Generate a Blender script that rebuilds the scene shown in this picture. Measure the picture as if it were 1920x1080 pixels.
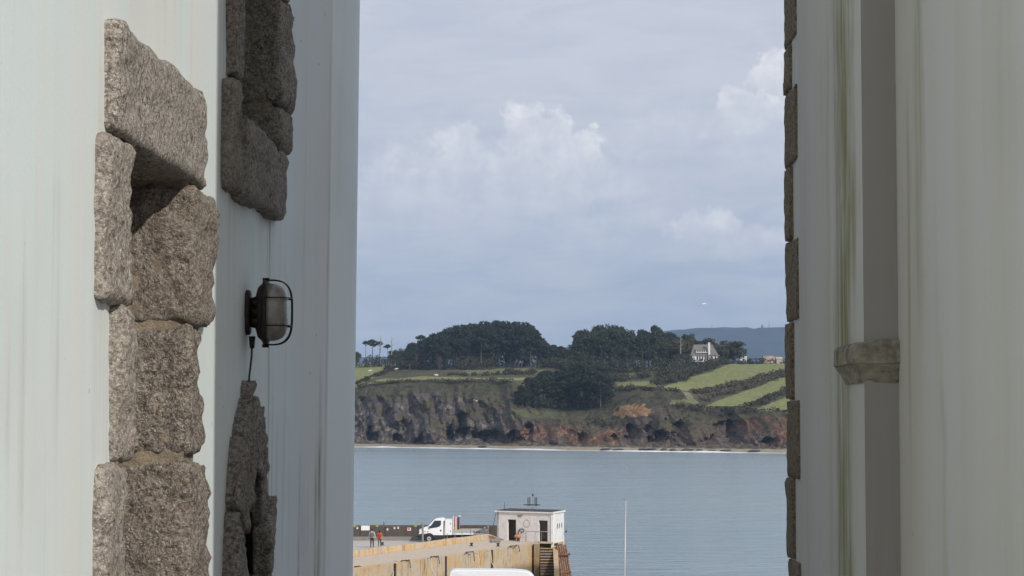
import bpy, bmesh, math, random
import numpy as np
from mathutils import Vector, Matrix, noise
from mathutils.geometry import tessellate_polygon
random.seed(7); np.random.seed(7)
for o in list(bpy.data.objects): bpy.data.objects.remove(o)
scene = bpy.context.scene
col = scene.collection
R = math.radians
# ------------------------------------------------------------------ camera
F = 4000.0; CZ = 16.0; HY = 780.0           # focal length in photo pixels, eye height above the sea, horizon row
PITCH = math.atan((HY - 540) / F)
cam_d = bpy.data.cameras.new('camera'); cam_d.sensor_width = 36; cam_d.lens = 36 * F / 1920
cam_d.clip_start = 0.1; cam_d.clip_end = 30000
cam = bpy.data.objects.new('camera', cam_d); col.objects.link(cam)
cam.location = (0, 0, CZ); cam.rotation_euler = (math.pi / 2 + PITCH, 0, 0)
scene.camera = cam
# ------------------------------------------------------------------ light
SUN_DIR = Vector((-1.0, 1.28, -1.0)).normalized()       # the way the light travels
sun_d = bpy.data.lights.new('sun', 'SUN'); sun_d.energy = 3.1; sun_d.angle = R(0.6); sun_d.color = (1.0, 0.955, 0.88)
sun = bpy.data.objects.new('sun', sun_d); col.objects.link(sun)
sun.rotation_euler = SUN_DIR.to_track_quat('-Z', 'Y').to_euler()
EL = math.asin(-SUN_DIR.z); AZ = math.atan2(-SUN_DIR.x, -SUN_DIR.y)
scene.view_settings.view_transform = 'Standard'; scene.view_settings.look = 'None'
scene.view_settings.exposure = 0.0; scene.view_settings.gamma = 1.0
scene.view_settings.use_curve_mapping = False

class NG:
    """small helper to write node trees"""
    def __init__(s, nt): s.nt = nt; s.n = nt.nodes; s.l = nt.links
    def node(s, t, **k):
        n = s.n.new(t)
        for a, b in k.items(): setattr(n, a, b)
        return n
    def put(s, sock, v):
        if isinstance(v, bpy.types.NodeSocket): s.l.new(v, sock)
        elif v is not None: sock.default_value = v
    def math(s, op, a, b=None, c=None, clamp=False):
        n = s.node('ShaderNodeMath', operation=op, use_clamp=clamp)
        s.put(n.inputs[0], a)
        if b is not None: s.put(n.inputs[1], b)
        if c is not None: s.put(n.inputs[2], c)
        return n.outputs[0]
    def vmath(s, op, a, b=None):
        n = s.node('ShaderNodeVectorMath', operation=op); s.put(n.inputs[0], a)
        if b is not None: s.put(n.inputs[1], b)
        return n.outputs[0]
    def mix(s, f, a, b, mode='MIX'):
        n = s.node('ShaderNodeMix', data_type='RGBA', blend_type=mode)
        s.put(n.inputs[0], f)
        s.put(n.inputs[6], (*a, 1) if isinstance(a, tuple) and len(a) == 3 else a)
        s.put(n.inputs[7], (*b, 1) if isinstance(b, tuple) and len(b) == 3 else b)
        return n.outputs[2]
    def step(s, v, lo, hi, a=0.0, b=1.0, kind='SMOOTHSTEP'):
        n = s.node('ShaderNodeMapRange', interpolation_type=kind)
        s.put(n.inputs[0], v); s.put(n.inputs[1], lo); s.put(n.inputs[2], hi); s.put(n.inputs[3], a); s.put(n.inputs[4], b)
        return n.outputs[0]
    def noise(s, vec, scale, detail=4, rough=0.5, dist=0.0):
        n = s.node('ShaderNodeTexNoise'); s.put(n.inputs['Vector'], vec)
        n.inputs['Scale'].default_value = scale; n.inputs['Detail'].default_value = detail
        n.inputs['Roughness'].default_value = rough; n.inputs['Distortion'].default_value = dist
        return n.outputs['Fac']
    def mapping(s, vec, scale=(1, 1, 1), loc=(0, 0, 0)):
        n = s.node('ShaderNodeMapping'); s.put(n.inputs['Vector'], vec)
        n.inputs['Scale'].default_value = scale; n.inputs['Location'].default_value = loc
        return n.outputs[0]

# ------------------------------------------------------------------ sky: Nishita seen through a veil of cloud with cumulus heads
world = bpy.data.worlds.new('World'); scene.world = world; world.use_nodes = True
g = NG(world.node_tree); g.n.clear()
sky = g.node('ShaderNodeTexSky', sky_type='NISHITA', sun_disc=False); sky.sun_elevation = EL; sky.sun_rotation = AZ
sky.altitude = 10; sky.air_density = 1.0; sky.dust_density = 1.2
tc = g.node('ShaderNodeTexCoord'); d = tc.outputs['Generated']
sep = g.node('ShaderNodeSeparateXYZ'); g.put(sep.inputs[0], d)
az = g.math('ARCTAN2', sep.outputs[0], sep.outputs[1])
hor = g.math('SQRT', g.math('ADD', g.math('MULTIPLY', sep.outputs[0], sep.outputs[0]), g.math('MULTIPLY', sep.outputs[1], sep.outputs[1])))
el = g.math('ARCTAN2', sep.outputs[2], hor)
K = 10.0                                               # the background runs at strength 0.1
flat = g.mapping(d, (1, 1, 3.2))
n_big = g.noise(flat, 4.5, 5, 0.55, 0.4)
n_mid = g.noise(d, 90, 5, 0.55, 0.2)
n_str = g.noise(g.mapping(d, (1, 1, 4)), 22, 6, 0.58, 0.5)
lo = (0.385 * K, 0.465 * K, 0.625 * K); hi = (0.635 * K, 0.655 * K, 0.74 * K)
base = g.mix(g.step(el, 0.02, 0.17), lo, hi)
patch = g.math('ADD', g.math('MULTIPLY', n_big, 0.45), g.math('MULTIPLY', n_str, 0.55))
base = g.mix(g.step(patch, 0.38, 0.64), g.mix(0.24, base, (0.32 * K, 0.41 * K, 0.58 * K)), g.mix(0.42, base, (0.66 * K, 0.675 * K, 0.745 * K)))
veil = g.mix(0.9, sky.outputs[0], base)
warp = g.math('MULTIPLY', g.math('SUBTRACT', g.noise(d, 190, 6, 0.55), 0.5), 1.0)
warp = g.math('ADD', warp, g.math('MULTIPLY', g.math('SUBTRACT', g.noise(d, 80, 3, 0.5), 0.5), 1.6))
# cumulus heads: azimuth, elevation, half width, half height (radians), brightness, softness
PX = lambda x, y, rx, ry, b, s: ((x - 960) / F, (HY - y) / F, rx / F, ry / F, b, s)
heads = [PX(978, 258, 50, 62, 1.0, .12), PX(1030, 275, 70, 60, .95, .12), PX(1085, 290, 48, 52, 1.0, .12), PX(1015, 345, 170, 95, .62, .5),
         PX(858, 305, 58, 60, .8, .25), PX(800, 350, 120, 80, .6, .5),
         PX(1402, 205, 56, 40, .95, .16), PX(1470, 158, 60, 55, 1.0, .16), PX(1440, 262, 110, 75, .5, .5),
         PX(1330, 438, 70, 38, .8, .25), PX(1430, 462, 110, 36, .6, .45), PX(1150, 345, 90, 45, .4, .6),
         PX(900, 420, 240, 60, .32, .8), PX(1180, 440, 160, 55, .3, .8), PX(1240, 250, 90, 60, .25, .7)]
cm = None
for (ca, ce, ra, re_, b, s) in heads:
    dx = g.math('DIVIDE', g.math('SUBTRACT', az, ca), ra)
    dy = g.math('DIVIDE', g.math('SUBTRACT', el, ce), re_)
    dd = g.math('SQRT', g.math('ADD', g.math('MULTIPLY', dx, dx), g.math('MULTIPLY', dy, dy)))
    f = g.math('ADD', g.math('SUBTRACT', 1.12, dd), warp)
    m = g.step(f, -s * .5, s + .12)
    m = g.math('MULTIPLY', m, g.step(dy, -1.1, 0.75, 0.12, b))
    cm = m if cm is None else g.math('MAXIMUM', cm, m)
tone = g.mix(g.step(n_mid, .3, .7), (0.66 * K, 0.685 * K, 0.765 * K), (0.86 * K, 0.865 * K, 0.90 * K))
veil = g.mix(g.math('MULTIPLY', cm, 0.9), veil, tone)
bg = g.node('ShaderNodeBackground'); g.put(bg.inputs[0], veil); bg.inputs[1].default_value = 1 / K
wo = g.node('ShaderNodeOutputWorld'); g.l.new(bg.outputs[0], wo.inputs[0])

# ------------------------------------------------------------------ projection helpers
cp, sp = math.cos(PITCH), math.sin(PITCH)
def ray(x, y):
    cx, cy = (x - 960) / F, (540 - y) / F
    return Vector((cx, cp - cy * sp, sp + cy * cp))
def at_depth(x, y, Y):
    r = ray(x, y); t = Y / r.y
    return Vector((r.x * t, Y, CZ + r.z * t))
def at_height(x, y, z):
    r = ray(x, y); t = (z - CZ) / r.z
    return Vector((r.x * t, r.y * t, z))
def project(X, Y, Z):
    dz = Z - CZ; dep = Y * cp + dz * sp; up = -Y * sp + dz * cp
    return 960 + F * X / dep, 540 - F * up / dep

# ------------------------------------------------------------------ mesh and object helpers
def tag(o, label=None, cat=None, group=None, kind=None):
    if label: o['label'] = label
    if cat: o['category'] = cat
    if group: o['group'] = group
    if kind: o['kind'] = kind
    return o
def thing(name, loc, label, cat, group=None):
    o = bpy.data.objects.new(name, None); o.empty_display_size = .2; col.objects.link(o)
    o.location = loc; return tag(o, label, cat, group)
def origin_of(p):
    v = Vector((0, 0, 0))
    while p is not None: v += p.location; p = p.parent
    return v
def make(name, verts, faces, mat, parent=None, smooth=False, uvs=None):
    o0 = origin_of(parent)
    me = bpy.data.meshes.new(name)
    vv = np.asarray(verts, dtype=float).reshape(-1, 3) - np.array(o0)
    me.from_pydata(vv.tolist() if len(vv) < 50000 else [tuple(v) for v in vv], [], faces)
    me.materials.append(mat)
    if smooth: me.polygons.foreach_set('use_smooth', [True] * len(me.polygons))
    me.update()
    o = bpy.data.objects.new(name, me); col.objects.link(o)
    if parent is not None: o.parent = parent
    return o
class MB:
    def __init__(s): s.v = []; s.f = []
    def add(s, vs, fs):
        k = len(s.v); s.v += [tuple(v) for v in vs]; s.f += [tuple(i + k for i in f) for f in fs]; return s
    def box(s, x0, x1, y0, y1, z0, z1):
        return s.add([(x0, y0, z0), (x1, y0, z0), (x1, y1, z0), (x0, y1, z0), (x0, y0, z1), (x1, y0, z1), (x1, y1, z1), (x0, y1, z1)],
                     [(0, 3, 2, 1), (4, 5, 6, 7), (0, 1, 5, 4), (1, 2, 6, 5), (2, 3, 7, 6), (3, 0, 4, 7)])
    def prism(s, pts, z0, z1, zt=None):
        n = len(pts)
        vs = [(p[0], p[1], z0) for p in pts] + [(p[0], p[1], z1) for p in pts]
        area = sum(pts[i][0] * pts[(i + 1) % n][1] - pts[(i + 1) % n][0] * pts[i][1] for i in range(n))
        fs = [tuple(range(n - 1, -1, -1)), tuple(range(n, 2 * n))] + [(i, (i + 1) % n, n + (i + 1) % n, n + i) for i in range(n)]
        if area < 0: fs = [f[::-1] for f in fs]
        return s.add(vs, fs)
    def extrude(s, prof, a, b, axis='y'):
        """profile of (u, z) swept along y (or x) from a to b"""
        n = len(prof)
        P = (lambda u, z, t: (u, t, z)) if axis == 'y' else (lambda u, z, t: (t, u, z))
        vs = [P(u, z, a) for u, z in prof] + [P(u, z, b) for u, z in prof]
        return s.add(vs, [tuple(range(n)), tuple(range(2 * n - 1, n - 1, -1))] + [(i, n + i, n + (i + 1) % n, (i + 1) % n) for i in range(n)])
    def tube(s, pts, rad, seg=8, cap=True):
        pts = [Vector(p) for p in pts]; n = len(pts)
        rs = rad if isinstance(rad, (list, tuple)) else [rad] * n
        k0 = len(s.v); up = Vector((0, 0, 1)); prev = None
        for i, p in enumerate(pts):
            t = (pts[min(i + 1, n - 1)] - pts[max(i - 1, 0)]).normalized()
            a = t.cross(up) if prev is None else prev - t * prev.dot(t)
            if a.length < 1e-4: a = t.cross(Vector((1, 0, 0)))
            a.normalize(); b = t.cross(a); prev = a
            for j in range(seg):
                w = 2 * math.pi * j / seg
                s.v.append(tuple(p + (a * math.cos(w) + b * math.sin(w)) * rs[i]))
        for i in range(n - 1):
            for j in range(seg):
                q = (j + 1) % seg
                s.f.append((k0 + i * seg + j, k0 + i * seg + q, k0 + (i + 1) * seg + q, k0 + (i + 1) * seg + j))
        if cap:
            s.f.append(tuple(k0 + j for j in range(seg - 1, -1, -1)))
            s.f.append(tuple(k0 + (n - 1) * seg + j for j in range(seg)))
        return s
    def ball(s, c, r, seg=12, rings=8):
        rx, ry, rz = r if isinstance(r, (tuple, list)) else (r, r, r)
        k = len(s.v); s.v.append((c[0], c[1], c[2] - rz))
        for i in range(1, rings):
            a = -math.pi / 2 + math.pi * i / rings
            for j in range(seg):
                w = 2 * math.pi * j / seg
                s.v.append((c[0] + rx * math.cos(a) * math.cos(w), c[1] + ry * math.cos(a) * math.sin(w), c[2] + rz * math.sin(a)))
        s.v.append((c[0], c[1], c[2] + rz)); top = len(s.v) - 1
        for j in range(seg):
            q = (j + 1) % seg
            s.f.append((k, k + 1 + q, k + 1 + j)); b = k + 1 + (rings - 2) * seg
            s.f.append((b + j, b + q, top))
            for i in range(rings - 2):
                a = k + 1 + i * seg
                s.f.append((a + j, a + q, a + seg + q, a + seg + j))
        return s
    def disc(s, c, r, axis, th, seg=20):
        ax = Vector(axis).normalized(); return s.tube([Vector(c) - ax * th / 2, Vector(c) + ax * th / 2], r, seg)
    def build(s, name, mat, parent=None, smooth=False): return make(name, s.v, s.f, mat, parent, smooth)
def bevel(o, w=.02, seg=2, angle=40):
    m = o.modifiers.new('bevel', 'BEVEL'); m.width = w; m.segments = seg; m.limit_method = 'ANGLE'; m.angle_limit = R(angle); return o
def copy_tree(o, parent=None):
    c = o.copy(); col.objects.link(c); c.parent = parent
    for ch in o.children: copy_tree(ch, c)
    return c
def fbm(p, sc, oct=4, seed=0.0): return noise.fractal(Vector((p[0] * sc + seed, p[1] * sc + seed * .7, p[2] * sc - seed)), 1.0, 2.0, oct)

# ------------------------------------------------------------------ materials
def new_mat(name):
    m = bpy.data.materials.new(name); m.use_nodes = True; gg = NG(m.node_tree)
    return m, gg, m.node_tree.nodes['Principled BSDF']
def plain(name, c, rough=.6, metal=0.0, var=.12, scale=6.0, bump=0.0, spec=.4):
    m, gg, b = new_mat(name)
    t = gg.node('ShaderNodeTexCoord').outputs['Object']
    n = gg.noise(t, scale, 5, .6)
    gg.put(b.inputs['Base Color'], gg.mix(gg.step(n, .3, .7), tuple(x * (1 - var) for x in c), tuple(min(1, x * (1 + var)) for x in c)))
    b.inputs['Roughness'].default_value = rough; b.inputs['Metallic'].default_value = metal
    b.inputs['Specular IOR Level'].default_value = spec
    if bump:
        bp = gg.node('ShaderNodeBump'); bp.inputs['Strength'].default_value = bump; bp.inputs['Distance'].default_value = .02
        gg.put(bp.inputs['Height'], gg.noise(t, scale * 6, 5, .65)); gg.put(b.inputs['Normal'], bp.outputs[0])
    return m
def plaster(name, clean, warm, moss, moss_amt, streaks):
    """painted render, streaked by rain; streaks = (y along the wall, half width, top z, bottom z, strength)"""
    m, gg, b = new_mat(name)
    geo = gg.node('ShaderNodeNewGeometry'); p = geo.outputs['Position']
    v1 = gg.noise(gg.mapping(p, (1.6, 1.6, .10)), 1.6, 4, .5, .2)
    v2 = gg.noise(gg.mapping(p, (8, 8, .30)), 1.5, 5, .6, .3)
    v3 = gg.noise(gg.mapping(p, (30, 30, .9)), 1.3, 4, .6)
    blot = gg.noise(p, 1.1, 4, .55)
    c = gg.mix(gg.step(v1, .34, .66), clean, warm)
    c = gg.mix(gg.math('MULTIPLY', gg.step(v2, .50, .9), .17), c, tuple(x * .62 for x in warm))
    c = gg.mix(gg.math('MULTIPLY', gg.step(v3, .55, .9), .08), c, tuple(x * .72 for x in clean))
    c = gg.mix(gg.math('MULTIPLY', gg.step(blot, .45, .75), .22), c, tuple(x * .7 for x in warm))
    c = gg.mix(gg.math('MULTIPLY', gg.math('MULTIPLY', gg.step(v2, .5, .66), gg.step(blot, .42, .6)), moss_amt), c, moss)
    sx = gg.node('ShaderNodeSeparateXYZ'); gg.put(sx.inputs[0], p)
    wob = gg.math('ADD', gg.math('MULTIPLY', gg.math('SUBTRACT', gg.noise(gg.mapping(p, (.6, .6, 1.0)), 1.7, 4, .6), .5), 1.0), gg.math('MULTIPLY', gg.math('SUBTRACT', v2, .5), .9))
    amt = gg.step(gg.noise(gg.mapping(p, (7, 7, 1.1)), 1.6, 5, .65), .34, .62, .28, 1.0)
    for (yy, hw, z1, z0, st) in streaks:
        a = gg.math('ABSOLUTE', gg.math('SUBTRACT', gg.math('ADD', sx.outputs[1], gg.math('MULTIPLY', wob, hw * 1.6)), yy))
        k = gg.math('MULTIPLY', gg.step(a, 0, hw, 1, 0), gg.math('MULTIPLY', gg.step(sx.outputs[2], z1, z1 - .35, 0, 1), gg.step(sx.outputs[2], z0, z0 + .5, 0, 1)))
        k = gg.math('MULTIPLY', gg.math('MULTIPLY', k, amt), gg.math('MULTIPLY', gg.step(v3, .3, .62, .5, 1), st))
        c = gg.mix(k, c, moss)
    # small chips and specks
    vor = gg.node('ShaderNodeTexVoronoi'); gg.put(vor.inputs['Vector'], gg.mapping(p, (1, 1, .6))); vor.inputs['Scale'].default_value = 7
    speck = gg.step(vor.outputs['Distance'], .022, .034, 1, 0)
    c = gg.mix(gg.math('MULTIPLY', speck, .55), c, (.12, .10, .08))
    gg.put(b.inputs['Base Color'], c); b.inputs['Roughness'].default_value = .72; b.inputs['Specular IOR Level'].default_value = .25
    bp = gg.node('ShaderNodeBump'); bp.inputs['Strength'].default_value = .22; bp.inputs['Distance'].default_value = .004
    gg.put(bp.inputs['Height'], gg.math('ADD', gg.noise(p, 60, 5, .65), gg.math('MULTIPLY', gg.noise(p, 5, 3, .5), 1.6)))
    gg.put(b.inputs['Normal'], bp.outputs[0])
    return m
def granite(name, c, dark, light, lichen=.0):
    m, gg, b = new_mat(name)
    p = gg.node('ShaderNodeNewGeometry').outputs['Position']
    oi = gg.node('ShaderNodeObjectInfo').outputs['Random']
    n1 = gg.noise(p, 70, 4, .7); n2 = gg.noise(p, 150, 3, .6); n3 = gg.noise(p, 7, 4, .6)
    cc = gg.mix(gg.step(n1, .36, .64), dark, c)
    cc = gg.mix(gg.step(n2, .56, .68), cc, light)
    cc = gg.mix(gg.step(gg.noise(p, 38, 4, .7), .56, .66, 0, .8), cc, tuple(x * .35 for x in dark))
    cc = gg.mix(gg.math('MULTIPLY', gg.step(n3, .48, .75), .45), cc, tuple(x * .62 for x in c))
    cc = gg.mix(gg.math('MULTIPLY', oi, .25), cc, (c[0] * .8, c[1] * .74, c[2] * .66))
    if lichen: cc = gg.mix(gg.math('MULTIPLY', gg.step(gg.noise(p, 13, 4, .6), .58, .7), lichen), cc, (.10, .11, .06))
    gg.put(b.inputs['Base Color'], cc); b.inputs['Roughness'].default_value = .85; b.inputs['Specular IOR Level'].default_value = .3
    bp = gg.node('ShaderNodeBump'); bp.inputs['Strength'].default_value = 1.0; bp.inputs['Distance'].default_value = .02
    h = gg.math('ADD', gg.noise(p, 55, 6, .72), gg.math('MULTIPLY', gg.noise(p, 24, 4, .65), 1.5))
    gg.put(bp.inputs['Height'], h); gg.put(b.inputs['Normal'], bp.outputs[0])
    return m
M = {}
M['plaster_left'] = plaster('plaster_left', (.685, .755, .735), (.725, .725, .685), (.26, .225, .14), .18,
    [(9.455, .028, 16.35, 13.5, 1.0), (9.42, .018, 16.0, 13.5, .8), (9.26, .016, 16.0, 13.5, .7), (9.51, .02, 17.9, 15.0, .35), (8.7, .03, 16.3, 15, .4), (6.5, .04, 15.9, 14, .25)])
M['plaster_right'] = plaster('plaster_right', (.60, .615, .60), (.59, .58, .54), (.21, .205, .07), .05,
    [(6.74, .26, 17.7, 15.8, 1.0), (6.84, .24, 17.5, 14.8, .95), (7.0, .14, 18.0, 15.0, .6), (6.03, .14, 17.8, 16.1, .6), (6.2, .05, 17.1, 15.7, .45), (6.98, .22, 16.2, 14.6, .45), (5.7, .07, 16.3, 15.0, .4), (7.2, .1, 17.5, 15, .25)])
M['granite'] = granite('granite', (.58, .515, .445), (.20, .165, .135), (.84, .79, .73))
M['granite_jamb_shaded'] = granite('granite_jamb_shaded', (.40, .345, .29), (.13, .105, .085), (.62, .57, .51))  # right jamb: browner stone, with the reveal's shade also put into the colour
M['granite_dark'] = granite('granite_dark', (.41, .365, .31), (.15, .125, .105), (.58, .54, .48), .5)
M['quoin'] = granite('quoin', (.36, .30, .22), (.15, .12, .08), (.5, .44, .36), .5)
M['mortar'] = plain('mortar', (.30, .24, .175), .9, var=.25, scale=30, bump=.6)
M['corbel'] = plain('corbel', (.27, .25, .195), .9, var=.5, scale=14, bump=.7)
M['plaster_lit_edge'] = plaster('plaster_lit_edge', (.78, .86, .85), (.82, .85, .81), (.4, .33, .2), .08, [])
M['bay_grey'] = plaster('bay_grey', (.33, .32, .30), (.30, .285, .255), (.2, .19, .12), .2, [])
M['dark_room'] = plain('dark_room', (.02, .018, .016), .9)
M['shutter'] = plain('shutter', (.10, .085, .07), .7, var=.3, scale=9)
M['slate'] = plain('slate', (.10, .105, .115), .7, var=.3, scale=4)
M['lamp_metal'] = plain('lamp_metal', (.030, .022, .018), .55, .3, var=.4, scale=40, bump=.3)
M['wire'] = plain('wire', (.014, .012, .011), .5, .4, var=.3, scale=60)
M['cable'] = plain('cable', (.05, .045, .04), .6)
m, gg, b = new_mat('lamp_glass')
p = gg.node('ShaderNodeNewGeometry').outputs['Position']
gg.put(b.inputs['Base Color'], gg.mix(gg.step(gg.noise(p, 18, 4, .6), .3, .7), (.20, .17, .13), (.34, .31, .26)))
b.inputs['Roughness'].default_value = .22; b.inputs['Transmission Weight'].default_value = .25; b.inputs['Coat Weight'].default_value = .4
M['lamp_glass'] = m
# ================================================================== the setting near by
def sheet(name, x0, x1, y0, y1, z, mat):
    return tag(make(name, [(x0, y0, z), (x1, y0, z), (x1, y1, z), (x0, y1, z)], [(0, 1, 2, 3)], mat), kind='structure')
M['paving'] = plain('paving', (.20, .19, .175), .9, var=.25, scale=3, bump=.5)
M['asphalt'] = plain('asphalt', (.07, .07, .07), .9, var=.2, scale=2, bump=.3)
GZ = 14.4
sheet('alley_paving', -9, 9, -14, 13.2, GZ, M['paving'])
mb = MB()
mb.add([(-60, 13.2, GZ), (60, 13.2, GZ), (60, 15, GZ - .15), (-60, 15, GZ - .15), (60, 92, 3.1), (-60, 92, 3.1)], [(0, 1, 2, 3), (3, 2, 4, 5)])
tag(mb.build('town_slope', M['paving']), kind='structure')
mb = MB(); mb.prism([(-60, 92), (60, 92), (60, 128), (3.4, 128), (3.4, 147), (-60, 147)], -3, 3.1)
tag(mb.build('near_quay', M['asphalt']), kind='structure')

# ------------------------------------------------------------------ rough hewn stone blocks
def rough_block(name, lo, hi, mat, parent, shear=0.025, r=.026, amp=.012, cell=.02, seed=0.0, low=.018):
    lo = Vector(lo); hi = Vector(hi); h = (hi - lo) / 2; c = (hi + lo) / 2
    n = [max(3, min(30, int(2 * h[i] / cell))) for i in range(3)]
    idx = {}; vs = []; fs = []
    def vid(k):
        if k in idx: return idx[k]
        q = Vector([(-1 + 2 * k[i] / n[i]) * h[i] for i in range(3)])
        rr_ = min(r, min(h) * .9)
        inn = Vector([max(-(h[i] - rr_), min(h[i] - rr_, q[i])) for i in range(3)])
        dv = q - inn
        if dv.length > 1e-6: dn = dv.normalized(); q = inn + dn * rr_
        else: dn = Vector((0, 0, 0))
        w = c + q
        f = fbm(w, 22, 4, seed) * amp + fbm(w, 4.5, 2, seed + 9) * low
        q = q + dn * f
        idx[k] = len(vs); w = c + q
        vs.append((w.x + shear * (w.y), w.y, w.z)); return idx[k]
    for ax in range(3):
        a, b2 = (ax + 1) % 3, (ax + 2) % 3
        for side in (0, n[ax]):
            for i in range(n[a]):
                for j in range(n[b2]):
                    qs = []
                    for (di, dj) in ((0, 0), (1, 0), (1, 1), (0, 1)):
                        k = [0, 0, 0]; k[ax] = side; k[a] = i + di; k[b2] = j + dj; qs.append(vid(tuple(k)))
                    fs.append(tuple(qs) if side else tuple(qs[::-1]))
    return make(name, vs, fs, mat, parent, True)

# ================================================================== left building
A = 1.2; SL = .025                         # the wall face: X = -A + SL * Y
def wx(Y, n=0.0): return -A + SL * Y + n
def DP(px, n=0.0): return (A - n) / ((960 - px) / F + SL)
LB = thing('rendered_building', (wx(6), 6, GZ), 'pale blue rendered building with rough granite window surrounds and a wall lamp', 'building')
W1 = (5.66, 6.83, GZ + .55, CZ + .80)      # openings cut in the render: y0, y1, z0, z1
W2 = (7.58, 8.62, CZ + .95, CZ + 2.45)
W3 = (7.62, 8.38, GZ, CZ - .12)
YE = 8.62                                  # where the wall changes plane
ys = sorted({-4.0, W1[0], W1[1], W3[0], W3[1], W2[0], YE}); zs = sorted({GZ, W1[2], W1[3], W2[2], W2[3], W3[3], CZ + 3.8})
mb = MB()
for i in range(len(ys) - 1):
    for j in range(len(zs) - 1):
        yc, zc = (ys[i] + ys[i + 1]) / 2, (zs[j] + zs[j + 1]) / 2
        if any(w[0] < yc < w[1] and w[2] < zc < w[3] for w in (W1, W2, W3)): continue
        a, b2 = ys[i], ys[i + 1]
        mb.add([(wx(a), a, zs[j]), (wx(b2), b2, zs[j]), (wx(b2), b2, zs[j + 1]), (wx(a), a, zs[j + 1])], [(0, 1, 2, 3)])
# far stretch: a hair proud of the first, turned a little more to the light, ends in a rounded corner
pts = [(wx(YE), YE), (wx(YE) + .006, YE)]
x, y = pts[-1]; ang = math.atan(.04); yend = 0
while (x / y) < (650 - 960) / F:               # concave sweep towards the alley
    t = min(1, max(0, (y - 8.95) / .35)); ang = math.atan(.04) + R(17) * t * t * (3 - 2 * t)
    x += .03 * math.sin(ang); y += .03 * math.cos(ang); pts.append((x, y))
rc = .45; cx_, cy_ = x - rc * math.cos(ang), y + rc * math.sin(ang)
for k in range(1, 25):                          # rounded corner
    w = -ang + (math.pi / 2 + ang) * k / 24; pts.append((cx_ + rc * math.cos(w), cy_ + rc * math.sin(w)))
cy_ = pts[-1][1] - .30
n_lit = next(i for i, q_ in enumerate(pts) if q_[0] / q_[1] > (612 - 960) / F)
pts.append((-7, cy_ + .30))
zl = [GZ, W3[3], W2[2], W2[3], CZ + 3.8]
def lean(z): return .008 * (z - CZ)
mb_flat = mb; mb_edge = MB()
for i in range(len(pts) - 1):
    mb = mb_edge if i >= n_lit else mb_flat
    for j in range(4):
        ya = (pts[i][1] + pts[i + 1][1]) / 2
        (xa, y1), (xb, y2) = pts[i], pts[i + 1]
        la, lb = lean(zl[j]), lean(zl[j + 1])
        if i < 2: la = lb = 0
        l0 = 0 if i <= 2 else 1
        mb.add([(xa + la * l0, y1, zl[j]), (xb + la, y2, zl[j]), (xb + lb, y2, zl[j + 1]), (xa + lb * l0, y1, zl[j + 1])], [(0, 1, 2, 3)])
mb = mb_flat
mb.add([(wx(-4), -4, GZ), (-7, -4, GZ), (-7, -4, CZ + 3.8), (wx(-4), -4, CZ + 3.8)], [(0, 1, 2, 3)])
wall = mb.build('wall', M['plaster_left'], LB, True)
mb_edge.build('lit_corner_strip', M['plaster_lit_edge'], LB, True)  # paler plaster on the rounded end: its bright lit edge put into the colour
wall.data.set_sharp_from_angle(angle=R(25)) if hasattr(wall.data, 'set_sharp_from_angle') else None
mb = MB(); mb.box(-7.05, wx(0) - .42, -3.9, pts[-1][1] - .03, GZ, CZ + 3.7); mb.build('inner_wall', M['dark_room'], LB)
mb = MB(); mb.extrude([(-7.4, CZ + 3.7), (wx(12) + .25, CZ + 3.7), (wx(12) + .25, CZ + 3.95), (-3.9, CZ + 5.4), (-7.4, CZ + 3.95)], -4.3, 9.9)
mb.build('roof', M['slate'], LB)
S = -A                                      # blocks are given in wall-local X (n), then sheared onto the face
def surround(name, z_pts, mat=None):
    return None
def stone(D0, D1, z0, z1, n0, n1, parent, mat='granite', **k):
    stone.i += 1
    return rough_block('stone', (S + n0, D0, CZ + z0), (S + n1, D1, CZ + z1), M[mat], parent, SL, seed=stone.i * 3.7, **k)
stone.i = 0
def frame_part(name, o, parent, yl, yr):
    """mortar bed that the stones of an opening are laid in, up to yl on one side and from yr on the other"""
    y0, y1, z0, z1 = o; mb = MB(); e = .012
    def slab(ya, yb, za, zb, na, nb):
        mb.add([(wx(ya, na), ya, za), (wx(ya, nb), ya, za), (wx(yb, nb), yb, za), (wx(yb, na), yb, za),
                (wx(ya, na), ya, zb), (wx(ya, nb), ya, zb), (wx(yb, nb), yb, zb), (wx(yb, na), yb, zb)],
               [(0, 3, 2, 1), (4, 5, 6, 7), (0, 1, 5, 4), (1, 2, 6, 5), (2, 3, 7, 6), (3, 0, 4, 7)])
    slab(y0 - .015, yl, z0, z1, -.35, e); first = mb.build(name, M['mortar'], parent)
    mb = MB(); slab(yr, y1 - .005, z0, z1, -.35, e); mb.build('mortar_bed', M['mortar'], first)
    return first
# first window: lintel, left jamb, right jamb
N1 = .035
w1 = frame_part('window_surround', W1, LB, DP(243, N1) - .012, DP(358, N1) + .014)
stone(DP(189), DP(385, N1), .735, 1.035, -.36, N1 + .01, w1, low=.012)
stone(DP(174), DP(249, N1), .300, .728, -.34, N1, w1)
stone(DP(205), DP(254, N1), -.125, .290, -.34, N1, w1)
stone(DP(178), DP(243, N1), -.62, -.135, -.34, N1, w1)
stone(DP(205), DP(256, N1), -1.05, -.63, -.34, N1, w1)
stone(DP(358, N1), DP(397, N1), .292, .725, -.36, N1 + .012, w1, 'granite_jamb_shaded', amp=.017, low=.024)
stone(DP(358, N1), DP(381, N1), -.125, .280, -.36, N1 + .004, w1, 'granite_jamb_shaded', amp=.017, low=.024)
stone(DP(357, N1), DP(388, N1), -.62, -.145, -.36, N1 + .010, w1, 'granite_jamb_shaded', amp=.017, low=.024)
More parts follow.
